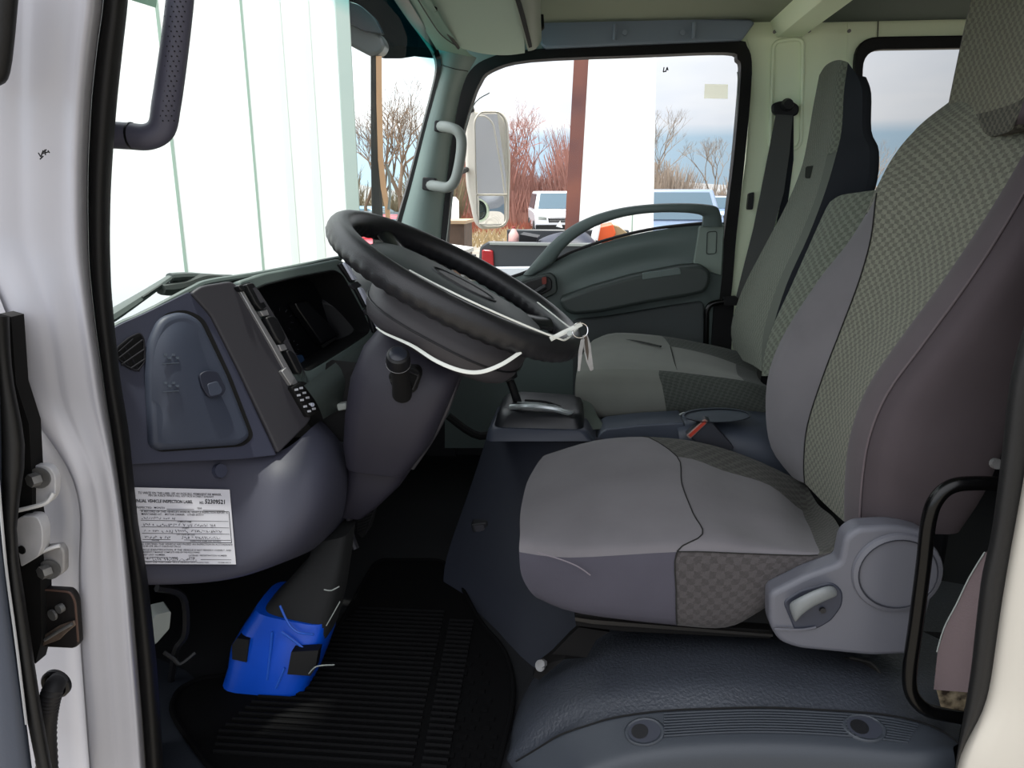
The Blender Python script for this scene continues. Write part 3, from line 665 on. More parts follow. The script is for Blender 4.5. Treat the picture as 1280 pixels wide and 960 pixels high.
# lower knee panel
D2 = plane3(P(172, 609, .965), P(300, 612, 1.115), P(300, 705, 1.065))
def q2(x, y): return PP(x, y, D2)
r = [
 [q2(110, 584), q2(160, 580), q2(230, 577), q2(300, 573), P(345, 569, 1.19), P(372, 552, 1.22), P(395, 528, 1.26), P(410, 521, 1.36)],
 [q2(112, 600), q2(163, 598), q2(232, 596), q2(300, 593), P(346, 588, 1.16), P(378, 571, 1.18), P(408, 548, 1.23), P(428, 540, 1.36)],
 [q2(115, 625), q2(167, 622), q2(235, 619), q2(300, 615), P(345, 612, 1.14), P(384, 596, 1.14), P(420, 573, 1.21), P(441, 563, 1.36)],
 [q2(120, 668), q2(174, 666), q2(240, 663), q2(300, 660), P(346, 655, 1.115), P(390, 638, 1.12), P(428, 622, 1.21), P(446, 608, 1.36)],
 [q2(126, 708), q2(181, 706), q2(245, 704), q2(298, 700), P(340, 692, 1.095), P(380, 680, 1.125), P(414, 664, 1.22), P(434, 650, 1.36)],
 [q2(130, 742), q2(186, 741), q2(240, 740), q2(288, 735), P(325, 724, 1.09), P(358, 710, 1.14), P(386, 699, 1.24), P(400, 690, 1.36)]]
r.append([p+V((-.05, .03, .01)) for p in r[-1]]); r.append([p+V((-.15, .06, .02)) for p in r[-2]])
bm = NB(); add_grid(bm, r); kp = link('knee_panel', bm, m_dash2, dash, sub=2)
bm = NB(); add_tube(bm, [PP(160, 579.5, D2, .001), PP(230, 576, D2, .001), PP(300, 572.5, D2, .001), P(345, 568, 1.188)], .0012, 6, 4); link('seam_line', bm, m_void, kp)
bm = NB(); add_disc(bm, PP(272, 589, D2, -.001), D2[1], .0125, .0095, 24, .0115); link('screw_cap', bm, m_dash, kp)
bm = NB(); bm.free()
# passenger half of the dash, behind the wheel
bm = NB()
prof = [(-.70, 1.60), (-.60, 1.66), (-.50, 1.63), (-.44, 1.56), (-.42, 1.48), (-.46, 1.40), (-.56, 1.32), (-.80, 1.28), (-.95, 1.30), (-.95, 1.55)]
add_loft(bm, [[V((x, y, z)) for x, z in prof] for y in (1.46, 1.8, 2.1, 2.43)]); link('passenger_panel', bm, m_blk, dash, bev=.02)
bm = NB(); add_tube(bm, [P(560, 520, 2.0), P(600, 545, 2.0), P(640, 530, 2.05)], .012, 8, 5); link('wiring_loom', bm, m_void, dash)
# ------------------------------------------------------------------ inspection label stuck on the knee panel
lab = root('inspection_label', q2(235, 705), 'white printed vehicle inspection sheet stuck on the lower dash panel', 'label')
TL, TR, BR, BL = [PP(x, y, D2, .0075) for x, y in ((160, 609), (287, 612), (295, 705.5), (170, 705))]
bm = NB(); add_poly(bm, [TL, TR, BR, BL], -D2[1]*.001); link('paper', bm, M('label_paper', (206, 206, 214), 0.7), lab)
m_ink = M('print_ink', (40, 40, 46), 0.8)
def lq(u, v):   # u 0..1 left-right, v 0..1 top-bottom on the sheet
    return lerp(lerp(TL, TR, u), lerp(BL, BR, u), v)+D2[1]*.0006
ux_ = (TR-TL).normalized(); uy_ = (D2[1].cross(ux_)).normalized()
if uy_.z < 0: uy_ = -uy_
W_ = (TR-TL).length; H_ = (BL-TL).length
bm = NB(); bm2 = NB()
def line(u, v, s, width, b=None, size=None):
    """a printed line that starts at u,v and is scaled to the given fraction of the sheet"""
    b = bm if b is None else b
    t = NB(); w0 = text_into(t, s, V((0, 0, 0)), V((1, 0, 0)), V((0, 1, 0)), 1.0, .028 if b is bm2 else .008)
    k = W_*width/max(w0, 1e-6); sz = size*H_ if size else k*1.0
    o = lq(u, v)
    ux = (lq(min(1, u+.3), v)-lq(u, v)).normalized()
    mp_ = {}
    for vtx in t.verts: mp_[vtx] = b.verts.new(o+ux*(vtx.co.x*k)+uy_*(vtx.co.y*sz))
    for f in t.faces:
        try: b.faces.new([mp_[x] for x in f.verts])
        except ValueError: pass
    t.free()
def rule(u0, u1, v, th=.004, b=None):
    (b or bm)
    add_poly(b or bm, [lq(u0, v-th), lq(u1, v-th), lq(u1, v+th), lq(u0, v+th)])
line(.08, .085, 'TO WRITE ON THIS LABEL USE AN INDELIBLE, PERMANENT INK MARKER,', .82, size=.045)
line(.17, .115, 'PEN OR PUNCH WHICH WILL NOT FADE IN DIRECT SUNLIGHT.', .65, size=.038)
line(.01, .195, 'ANNUAL VEHICLE INSPECTION LABEL', .58, bm2, size=.058)
line(.66, .20, 'NO.', .045, bm2, size=.05)
line(.715, .195, '52309521', .215, bm2, size=.085)
line(.05, .275, 'INSPECTED:  MONTH', .26, size=.036); rule(.33, .60, .278, .0035); line(.63, .272, 'YEAR', .05, size=.036); rule(.69, .92, .285, .0035)
line(.09, .325, "A RECORD OF THIS VEHICLE'S ANNUAL VEHICLE INSPECTION REPORT IS", .86, size=.038)
line(.09, .36, 'MAINTAINED AT:    MOTOR CARRIER    OTHER ENTITY', .60, size=.036)
rule(.08, .97, .298, .003); rule(.08, .955, .43, .003); rule(.08, .955, .515, .003); rule(.08, .955, .60, .003); rule(.08, .34, .68, .003); rule(.47, .96, .682, .003); rule(.05, .97, .715, .004)
add_poly(bm, [lq(.965, .298), lq(.972, .298), lq(.972, .715), lq(.965, .715)])
line(.42, .452, 'COMPANY NAME', .14, size=.026); line(.46, .535, 'STREET', .07, size=.026); line(.40, .622, 'CITY, STATE, ZIP CODE', .18, size=.026)
line(.16, .70, 'PHONE', .07, size=.024); line(.53, .705, 'INSPECTOR NAME AND ADDRESS', .32, size=.026)
line(.03, .75, 'THIS CERTIFIES THIS VEHICLE HAS PASSED AN INSPECTION IN ACCORDANCE', .94, size=.034)
line(.03, .78, 'WITH 49 CFR 396.17 THROUGH 396.23.', .40, size=.032)
line(.03, .825, 'VEHICLE IDENTIFICATION, IF THE VEHICLE IS NOT READILY, CLEARLY, AND', .92, size=.034)
line(.03, .855, 'PERMANENTLY MARKED COMPLETE ONE OF THE FOLLOWING', .58, size=.03)
line(.05, .89, 'FLEET UNIT NUMBER', .22, size=.03); line(.50, .895, 'LICENSE / REGISTRATION NUMBER', .40, size=.03)
line(.03, .925, 'VEHICLE IDENTIFICATION NUMBER', .36, size=.028); line(.50, .925, 'STATE', .06, size=.028); rule(.62, .95, .94, .003); rule(.03, .58, .965, .003)
line(.04, .985, 'DO NOT USE THIS LABEL ON A VEHICLE NOT INSPECTED.', .66, size=.022); line(.80, .985, 'FORM 400 R', .14, size=.022)
link('printed_text', bm, m_ink, lab); link('bold_text', bm2, m_ink, lab)
bm = NB(); rs_ = random.Random(4)
for u0, u1, v in ((.09, .40, .415), (.10, .40, .50), (.43, .80, .498), (.10, .36, .585), (.39, .50, .582), (.55, .86, .58), (.10, .34, .665), (.45, .84, .665), (.06, .58, .952)):
    bm = NB(); u = u0
    while u < u1:
        wd = rs_.uniform(.012, .022)
        pts = [lq(u+wd*t, v-rs_.uniform(-.004, .032)) for t in (0, .3, .6, .9)]
        add_tube(bm, pts, .00028, 4, 3); u += wd*1.25+(.02 if rs_.random() < .15 else 0)
    link('handwriting', bm, M('pen_ink', (70, 70, 78), 0.8), lab)
# ------------------------------------------------------------------ steering column
colr = root('steering_column', P(455, 640, 1.32), 'grey plastic steering column shroud running down from the wheel to the floor', 'steering column')
def oval(pl, pr, y0, dep, n=24, ex=.45):
    a, b = P(*pl, y0), P(*pr, y0); mid = (a+b)/2; h = (b-a)/2
    return [mid+h*math.copysign(abs(math.cos(t))**ex, math.cos(t))+V((0, -dep, 0))*math.copysign(abs(math.sin(t))**ex, math.sin(t)) for t in [k*2*math.pi/n for k in range(n)]]
bm = NB(); add_loft(bm, [oval((480, 404), (590, 455), 1.30, .05), oval((462, 426), (578, 467), 1.29, .075), oval((447, 464), (572, 484), 1.29, .085), oval((441, 505), (560, 512), 1.29, .085), oval((438, 545), (545, 546), 1.30, .08), oval((441, 572), (516, 582), 1.31, .07)])
link('upper_shroud', bm, M('shroud_grey', (72, 71, 78), 0.55, 0.12, 700), colr, bev=.004)
bm = NB(); add_loft(bm, [oval((442, 570), (520, 578), 1.325, .06), oval((441, 590), (505, 600), 1.325, .055), oval((436, 622), (478, 626), 1.33, .045), oval((430, 640), (458, 642), 1.34, .03)])
link('lower_shroud', bm, MATS['shroud_grey'], colr)
bm = NB(); add_tube(bm, [P(445, 574, 1.24), P(478, 588, 1.24), P(500, 588, 1.245), P(517, 576, 1.26)], .0014, 6, 4); link('shroud_seam', bm, m_void, colr)
bm = NB(); add_tube(bm, [P(572, 470, 1.27), P(560, 508, 1.26), P(540, 548, 1.27), P(515, 585, 1.28)], .005, 8, 4); link('shroud_edge', bm, m_dash3, colr)
# stalk
st = []
bm = NB(); add_tube(bm, [P(503, 492, 1.21), P(501, 475, 1.17), P(498, 452, 1.13)], [.018, .015, .0155], 16, 5); stalk = link('control_stalk', bm, m_void, colr)
ax = (P(497, 432, 1.10)-P(498, 455, 1.13)).normalized()
bm = NB(); c0 = P(498, 455, 1.13)
def circ(c, n, r, k=20):
    a = n.orthogonal().normalized(); b = n.cross(a); return [c+(a*math.cos(t)+b*math.sin(t))*r for t in [i*2*math.pi/k for i in range(k)]]
add_loft(bm, [circ(c0-ax*.004, ax, .0165), circ(c0, ax, .0195), circ(c0+ax*.012, ax, .0195), circ(c0+ax*.024, ax, .0180), circ(c0+ax*.027, ax, .0150)]); kb = link('stalk_knob', bm, m_blk, stalk, ang=30)
bm = NB(); add_disc(bm, c0+ax*.0265, ax, .0145, .0015, 20, .0125); link('knob_cap', bm, M('cap_blue_black', (46, 50, 62), 0.3), kb)
bm = NB(); add_loft(bm, [circ(c0+ax*.001, ax, .0199), circ(c0+ax*.002, ax, .0199)]); link('knob_ring', bm, m_sil, kb)
bz = NB(); add_poly(bz, [P(x, y, 1.198) for x, y in rnd([(484, 468, 6), (500, 458), (520, 460, 6), (526, 468, 4), (519, 490, 4), (508, 494, 6), (490, 486, 8)], 4)], (0, .03, 0)); bzo = link('stalk_slot', bz, m_void, colr, bev=.003)
bm = NB()
for a, b in (((505, 462), (523, 469)), ((523, 470), (516, 487)), ((488, 474), (496, 484)), ((500, 478), (505, 488)), ((492, 470), (500, 480)), ((510, 480), (514, 486))):
    add_tube(bm, [P(*a, 1.192), P(*b, 1.192)], .0018, 6, 1)
link('slot_rib', bm, m_dk, bzo)
# shaft boot with blue wrap
boot = root('shaft_boot', P(345, 870, 1.22), 'dark column boot below the dash wrapped in bright blue plastic with black tape patches', 'boot')
bm = NB(); add_loft(bm, [oval((398, 668), (440, 660), 1.30, .04), oval((392, 690), (434, 700), 1.27, .05), oval((352, 735), (428, 738), 1.245, .06), oval((330, 755), (422, 765), 1.235, .062), oval((322, 775), (416, 785), 1.225, .058)]); link('upper_boot', bm, M('boot_black', (40, 41, 42), 0.85, 0.3, 120), boot)
m_blue = M('blue_plastic_wrap', (0, 92, 235), 0.4, 0.35, 28, 0.08, 10)
bm = NB(); add_loft(bm, [oval((330, 744), (420, 762), 1.235, .064), oval((316, 765), (416, 776), 1.227, .068), oval((300, 792), (412, 795), 1.215, .07), oval((297, 815), (404, 818), 1.205, .07), oval((291, 835), (396, 838), 1.198, .07), oval((285, 855), (390, 856), 1.19, .07), oval((287, 862), (386, 868), 1.185, .066), oval((300, 866), (376, 872), 1.18, .05)]); bw = link('blue_wrap', bm, m_blue, boot)
for px in ([(296, 798), (311, 800), (308, 828), (290, 824), (290, 806)], [(364, 815), (398, 813), (394, 836), (388, 845), (359, 843)]):
    bm = NB(); n = len(px); fr = [P(x, y, (1.128 if 318 < x < 375 else 1.145)-(y-815)*.0004) for x, y in px]
    add_poly(bm, fr, (0, .02, 0)); link('tape_patch', bm, M('tape_black', (10, 10, 12), 0.6), boot)
bm = NB()
for pts in ([(350, 757), (360, 778), (372, 790), (392, 793)], [(352, 790), (366, 800), (380, 811)], [(340, 790), (338, 815), (334, 850)], [(356, 835), (345, 860)]):
    add_tube(bm, [P(x, y, 1.166-(y-757)*.00035) for x, y in pts], .0022, 6, 5)
link('wrap_crease', bm, M('blue_crease', (50, 120, 255), 0.35), bw)
bm = NB(); add_tube(bm, [P(386, 842, 1.13), P(396, 833, 1.125), P(418, 831, 1.12)], .0012, 5, 5); link('tie_end', bm, m_lt, boot); bm = NB(); add_tube(bm, [P(408, 782, 1.16), P(416, 768, 1.16), P(425, 752, 1.16)], .001, 5, 5); link('tie_end', bm, m_lt, boot); bm = NB(); add_tube(bm, [P(405, 737, 1.175), P(414, 738, 1.175), P(424, 733, 1.175)], .0012, 5, 4); link('tie_end', bm, m_lt, boot)
# pedals
ped = root('brake_pedal', P(440, 690, 1.42), 'brake pedal arm with ribbed pad hanging below the steering column', 'pedal')
bm = NB(); add_tube(bm, [P(436, 638, 1.36), P(438, 665, 1.35), P(445, 686, 1.34)], .012, 8, 5, flat=.5); link('pedal_arm', bm, m_dash3, ped)
bm = NB(); add_poly(bm, [P(x, y, 1.40) for x, y in rnd([(445, 640), (470, 632), (462, 662), (452, 674), (446, 665)], 3)], (0, .02, 0)); pp = link('pedal_pad', bm, m_void, ped, bev=.003)
bm = NB()
for k in range(7): add_tube(bm, [P(447, 643+k*4, 1.396), P(468-k*2, 636+k*4.4, 1.396)], .0012, 5, 1)
add_tube(bm, [P(470, 631, 1.395), P(463, 652, 1.395), P(457, 668, 1.395)], .0015, 5, 1)
link('pad_rib', bm, m_dk, pp)
bm = NB(); add_poly(bm, [P(x, y, 1.27) for x, y in rnd([(404, 684), (412, 675), (424, 678), (416, 688)], 2)], (0, .02, 0)); link('pedal_stop', bm, m_lt, ped, bev=.002)
# wiring and bracket under the dash at the left
br_ = root('dash_bracket', P(205, 800, 1.1), 'pale metal dash bracket under the left end of the dash', 'bracket')
bm = NB(); add_poly(bm, [P(x, y, 1.08) for x, y in rnd([(185, 782), (196, 768), (214, 764), (212, 786), (196, 804), (186, 810)], 3)], (-.03, .03, 0)); link('plate', bm, m_lt, br_, bev=.003)
bm = NB(); add_tube(bm, [P(205, 815, 1.1), P(218, 824, 1.1), P(226, 830, 1.1), P(244, 816, 1.12)], .004, 6, 4); add_tube(bm, [P(196, 735, 1.09), P(228, 745, 1.13), P(232, 790, 1.13), P(220, 812, 1.12), PZ(214, 850, FZ+.004)], .007, 6, 4); link('cable', bm, m_dk, br_)
# ================================================================== steering wheel
wc = V((-0.2316, 1.30, 1.6872)); wt = math.radians(27.58); RO = .2462
WU = V((math.cos(wt), 0, -math.sin(wt))); WV = V((0, 1, 0)); WN = WU.cross(WV).normalized()
if WN.z < 0: WN = -WN
wh = root('steering_wheel', wc-WN*.12, 'black leather four-spoke steering wheel in front of the driver seat', 'steering wheel')
RT = .0215; RM = RO-RT
def wl_(u, v, n=0.0): return wc+WU*u+WV*v+WN*n
def ring_at(a, bump):
    c = wl_(RM*math.cos(a), RM*math.sin(a)); rad = WU*math.cos(a)+WV*math.sin(a)
    out = []
    for k in range(18):
        t = k*2*math.pi/18; s, co = math.sin(t), math.cos(t)
        r = RT*(1.0+(bump if s < -.2 else 0))
        out.append(c+rad*co*r*1.0+WN*s*r*1.08)
    return out
bm = NB(); N = 240
rg = [ring_at(2*math.pi*k/N, .05*math.sin(k*2*math.pi/4.0)) for k in range(N)]
vs = [[bm.verts.new(p) for p in r] for r in rg]
for i in range(N):
    a, b = vs[i], vs[(i+1) % N]
    for j in range(18): bm.faces.new([a[j], a[(j+1) % 18], b[(j+1) % 18], b[j]])
link('rim', bm, m_lth, wh, ang=60)
# hub pad
def sq(a, b, n, ex=.55, k=36): return [wl_(a*math.copysign(abs(math.cos(t))**ex, math.cos(t)), b*math.copysign(abs(math.sin(t))**ex, math.sin(t)), n) for t in [i*2*math.pi/k for i in range(k)]]
m_hub = M('hub_grey', (72, 77, 77), 0.5, 0.15, 600)
bm = NB(); add_loft(bm, [sq(.155, .09, -.045), sq(.172, .104, -.028), sq(.168, .101, -.010), sq(.145, .085, -.002), sq(.10, .055, .004)]); pad_ = link('airbag_pad', bm, m_hub, wh)
bm = NB(); k = 40
for a, b, r0 in ((.062, .030, .0035), (.052, .024, .002)):
    pts = [wl_(.01+a*math.cos(t), -.008+b*math.sin(t), .0045) for t in [i*2*math.pi/k for i in range(k+1)]]
    add_tube(bm, pts, r0*.7, 6, 1)
emb = link('emblem_ring', bm, m_blk, pad_)
bm = NB(); add_poly(bm, [wl_(.01+.050*math.cos(t), -.008+.023*math.sin(t), .0055) for t in [i*2*math.pi/k for i in range(k)]], -WN*.004); eb = link('emblem', bm, M('emblem_dark', (40, 44, 46), 0.45), pad_)
bm = NB(); text_into(bm, 'ISUZU', wl_(-.024, -.012, .0058), WU, WV, .016); link('emblem_lettering', bm, M('emboss_dark', (30, 33, 35), 0.5), eb)
# spokes
for a0, a1 in ((148, 150), (212, 210), (30, 32), (-30, -32)):
    a = math.radians(a0)
    d = WU*math.cos(a)+WV*math.sin(a)
    st_ = wl_(.115*math.copysign(1, math.cos(a)), .06*math.copysign(1, math.sin(a)), -.022)
    en = wl_(RM*math.cos(a), RM*math.sin(a), -.002)
    bm = NB(); side = WN.cross(en-st_).normalized()
    rings = []
    for t, wd, th in ((0, .034, .012), (.5, .025, .010), (.8, .026, .011), (1, .034, .013)):
        c = st_.lerp(en, t)
        rings.append([c+side*wd*math.cos(q)+WN*th*math.sin(q) for q in [i*2*math.pi/14 for i in range(14)]])
    add_loft(bm, rings); link('spoke', bm, M('spoke_black', (40, 43, 44), 0.25), wh)
# cowl under the hub
m_cowl = M('cowl_grey', (62, 60, 64), 0.5, 0.12, 700)
def cow(a, b, n, du=0.018): return [p+WU*du for p in sq(a, b, n, .72)]
bm = NB(); add_loft(bm, [cow(.125, .09, -.03), cow(.145, .132, -.042), cow(.150, .147, -.06), cow(.147, .149, -.09), cow(.14, .140, -.105), cow(.13, .127, -.112)]); cw = link('hub_cowl', bm, m_cowl, wh)
bm = NB(); lp = cow(.150, .1495, -.076); add_tube(bm, lp+[lp[0]], .0016, 6, 1); link('cowl_groove', bm, m_blk, cw)
# white tie strings and the key ring
cord = root('white_tie_cord', wl_(.2, -.1, -.05), 'thin white plastic tie cord looped around the steering wheel hub', 'cord')
m_cord = M('cord_white', (214, 216, 208), 0.5)
bm = NB(); add_tube(bm, [P(x, y, q) for x, y, q in ((512, 338, 1.13), (550, 358, 1.085), (600, 382, 1.07), (650, 404, 1.08), (695, 422, 1.10), (708, 424, 1.12), (722, 410, 1.16))], .0016, 6, 6); link('cord_loop', bm, m_cord, cord)
bm = NB(); add_tube(bm, [P(x, y, q) for x, y, q in ((672, 378, 1.42), (690, 392, 1.35), (712, 409, 1.22), (722, 411, 1.16))], .0015, 6, 6); link('cord_loop', bm, m_cord, cord)
bm = NB(); add_tube(bm, [P(x, y, q) for x, y, q in ((688, 424, 1.105), (706, 415, 1.12), (727, 405, 1.14))], .0036, 8, 4, flat=.3, up=(0, -1, .3)); link('cord_tail', bm, m_cord, cord)
bm = NB(); add_tube(bm, [P(x, y, q) for x, y, q in ((470, 409, 1.18), (482, 417, 1.16), (515, 432, 1.12), (545, 451, 1.085), (575, 463, 1.075), (600, 465, 1.08), (626, 456, 1.09), (651, 440, 1.11))], [.001, .0018, .0026, .003, .0032, .0032, .0032, .003], 8, 6, flat=.3, up=(0, -1, .5)); link('lower_strap', bm, m_cord, cord)
bm = NB(); add_disc(bm, P(712, 417, 1.115), (0, -1, .3), .0042, .005, 12); link('cord_lock', bm, m_lt, cord)
key = root('key_ring', P(728, 412, 1.13), 'steel key ring with two keys hanging from the end of the wheel rim', 'keys')
bm = NB(); c = P(725, 413, 1.13); add_tube(bm, [c+V((math.cos(t)*.012, .002*math.sin(3*t), math.sin(t)*.012)) for t in [i*2*math.pi/24 for i in range(25)]], .0009, 6, 1); link('split_ring', bm, m_chr, key)
for pts, w in ((((726, 424), (731, 424), (728, 440), (725, 464), (722, 464), (723, 440)), 0), (((728, 420), (734, 418), (738, 430), (742, 462), (738, 464), (733, 452), (729, 432)), 1)):
    bm = NB(); add_poly(bm, [P(x, y, 1.125+.004*w) for x, y in rnd(pts, 1.2, 2)], (0, .002, 0)); kk = link('key', bm, m_steel, key)
    if w:
        bm = NB(); add_poly(bm, [P(x, y, 1.1285) for x, y in rnd([(730, 421), (734, 420), (736, 440), (735, 452), (732, 440)], 1.5, 2)], (0, .001, 0)); link('key_grip', bm, M('key_dark', (74, 62, 52), 0.5), kk)
# dark kick panel closing the far front corner
bm = NB(); add_box(bm, (-1.0, 2.44, FZ-.04), (P(556, 450, 2.44).x+.03, 2.48, 1.60)); add_box(bm, (-1.0, 2.46, FZ-.04), (2.2, 2.49, 1.30)); struct('wall_right_front', bm, m_blk)
def seat_grid(name, tab, mat, parent, du=4, **k):
    bm = NB(); add_grid(bm, dens_u(tab, du) if du > 1 else tab); return link(name, bm, mat, parent, ang=75, **k)
def fan(loop):   # closes the front end of a cushion
    c = sum(loop, V((0, 0, 0)))/len(loop)
    return [loop, [p.lerp(c, .35)+V((.002, 0, 0)) for p in loop], [p.lerp(c, .8)+V((.02, 0, 0)) for p in loop]]
# ================================================================== driver seat
ds = root('driver_seat', V((.15, 1.36, 1.06)), 'nearest seat, large grey velour driver seat with checked cloth backrest beside the door sill', 'seat')
# columns A far bolster edge .. G near side, bottom row first
back = [
 [(990, 596, 1.57), (996, 600, 1.54), (1006, 604, 1.48), (1031, 630, 1.36), (1056, 653, 1.23), (1075, 659, 1.13), (1110, 662, 1.10), (1185, 668, 1.11)],
 [(964, 560, 1.585), (980, 570, 1.56), (1005, 575, 1.48), (1033, 590, 1.36), (1056, 606, 1.23), (1078, 606, 1.13), (1120, 610, 1.095), (1215, 620, 1.11)],
 [(957, 510, 1.585), (978, 512, 1.555), (1010, 530, 1.48), (1037, 540, 1.37), (1062, 548, 1.23), (1087, 548, 1.13), (1130, 552, 1.09), (1240, 560, 1.11)],
 [(962, 462, 1.585), (985, 462, 1.55), (1030, 468, 1.48), (1058, 476, 1.37), (1083, 487, 1.23), (1110, 492, 1.13), (1150, 500, 1.09), (1262, 505, 1.11)],
 [(982, 414, 1.585), (1010, 408, 1.55), (1053, 408, 1.48), (1088, 416, 1.37), (1122, 428, 1.23), (1152, 434, 1.13), (1190, 440, 1.09), (1285, 450, 1.11)],
 [(1018, 358, 1.58), (1040, 348, 1.55), (1074, 352, 1.48), (1122, 356, 1.37), (1171, 362, 1.23), (1200, 369, 1.13), (1236, 378, 1.09), (1312, 390, 1.11)],
 [(1055, 312, 1.58), (1070, 302, 1.55), (1089, 298, 1.48), (1150, 300, 1.37), (1210, 306, 1.23), (1238, 313, 1.13), (1272, 322, 1.09), (1340, 335, 1.11)],
 [(1082, 268, 1.565), (1088, 262, 1.54), (1096, 242, 1.49), (1172, 245, 1.37), (1249, 246, 1.23), (1275, 252, 1.14), (1306, 262, 1.10), (1365, 280, 1.12)],
 [(1093, 242, 1.555), (1097, 236, 1.54), (1106, 214, 1.50), (1192, 205, 1.38), (1276, 200, 1.24), (1302, 205, 1.16), (1335, 215, 1.12), (1385, 235, 1.13)],
 [(1112, 208, 1.55), (1116, 200, 1.54), (1128, 180, 1.51), (1208, 165, 1.39), (1300, 160, 1.26), (1328, 165, 1.19), (1358, 175, 1.15), (1405, 195, 1.16)],
 [(1142, 168, 1.55), (1146, 160, 1.545), (1158, 150, 1.52), (1225, 130, 1.41), (1318, 122, 1.30), (1348, 130, 1.23), (1378, 140, 1.2), (1420, 160, 1.2)],
 [(1180, 136, 1.56), (1183, 130, 1.555), (1195, 122, 1.54), (1245, 100, 1.44), (1330, 95, 1.34), (1360, 102, 1.29), (1388, 115, 1.26), (1430, 135, 1.26)]]
W = dens_v([[P(*p) for p in r] for r in back], 4)
def cols_(a, b): return [r[a:b+1] for r in W]
top = W[7:]
# bolsters are narrower than the shoulder : patterned cloth takes over above row 7
seat_grid('backrest_insert', [r[2:5] for r in W], f_back, ds, label='light checked cloth backrest centre')
lb_ = [[r[0], r[1], r[2]] for r in W[:29]]
for i, r in enumerate(lb_):   # puff the far bolster toward the front
    k = math.sin(math.pi*i/28)**.6
    r[1] = r[1]+V((-.016*k, 0, .004*k))
seat_grid('side_bolster', lb_, m_seat, ds)
nb = [[r[4], r[4].lerp(r[5], .45)+V((-.012, -.004, .006)), r[5]] for r in W]
seat_grid('side_bolster', nb, m_seat2, ds)
sp_ = [[r[5], r[6], r[7], r[7]+V((.03, .03, 0)), r[7]+V((.04, .12, 0))] for r in W]
seat_grid('side_cover', sp_, M('side_velour', (74, 67, 70), 0.95, 0.1, 500, 0.08, 7, spec=.15), ds)
shl = [[r[0]+V((.10, .0, 0)), r[0]+V((.03, .01, 0)), r[0], r[1], r[2]] for r in W[28:]]
seat_grid('shoulder', shl, f_back, ds)
bk = [[r[0]+V((0, 0, 0)), r[0]+V((.05, .008, 0)), r[0]+V((.10, 0, 0)), V((r[7].x+.05, r[7].y+.15, r[7].z)), r[7]+V((.04, .12, 0))] for r in W]
seat_grid('back_shell', bk, m_seat2, ds)
bm = NB(); add_tube(bm, [r[5]+V((-.002, -.002, .001)) for r in W], .0016, 6, 1); link('piping', bm, M('piping_taupe', (120, 108, 112), 0.8), ds)
bm = NB(); add_tube(bm, [r[2]+V((-.001, -.001, .001)) for r in W[:29]], .0013, 6, 1); link('seam', bm, M('seam_black', (40, 40, 38), 0.9), ds)
bm = NB(); add_tube(bm, [P(1052, 418, 1.475), P(1066, 422, 1.44), P(1082, 428, 1.40), P(1100, 434, 1.35)], .001, 6, 4); link('cross_seam', bm, MATS['seam_black'], ds)
# headrest, rises out of the frame
hr = [[(1187, 172, 1.50), (1200, 180, 1.47), (1232, 173, 1.36), (1262, 164, 1.25), (1268, 156, 1.235)],
      [(1184, 163, 1.51), (1197, 172, 1.47), (1230, 164, 1.355), (1264, 152, 1.24), (1274, 142, 1.22)],
      [(1183, 148, 1.515), (1197, 147, 1.475), (1232, 140, 1.36), (1270, 128, 1.245), (1282, 118, 1.225)],
      [(1191, 105, 1.515), (1205, 103, 1.475), (1242, 96, 1.36), (1282, 84, 1.245), (1295, 74, 1.225)],
      [(1203, 48, 1.515), (1217, 46, 1.475), (1255, 40, 1.36), (1297, 28, 1.245), (1310, 18, 1.225)],
      [(1215, -4, 1.515), (1229, -6, 1.475), (1268, -12, 1.36), (1312, -24, 1.245), (1325, -34, 1.225)],
      [(1228, -60, 1.51), (1242, -64, 1.475), (1282, -72, 1.36), (1328, -84, 1.245), (1340, -92, 1.23)],
      [(1245, -100, 1.49), (1255, -108, 1.46), (1292, -118, 1.36), (1338, -126, 1.26), (1350, -130, 1.25)]]
HW = dens_v([[P(*p) for p in r] for r in hr], 4)
hd = seat_grid('headrest', HW[8:], f_head, ds)
seat_grid('headrest_edge', HW[:9], f_hdk, hd, label='darker lower lip of the headrest')
seat_grid('headrest_side', [[r[4], r[4]+V((.02, -.004, 0)), r[4]+V((.09, 0, -.005)), r[4]+V((.11, .03, 0)), r[0]+V((.11, -.03, 0)), r[0]+V((.09, 0, 0)), r[0]+V((.01, .004, 0)), r[0]] for r in HW], m_seat2, hd)
seat_grid('headrest_underside', [HW[0], [p+V((.05, 0, .005)) for p in HW[0]], [p+V((.11, 0, .01)) for p in HW[0]]], f_hdk, hd)
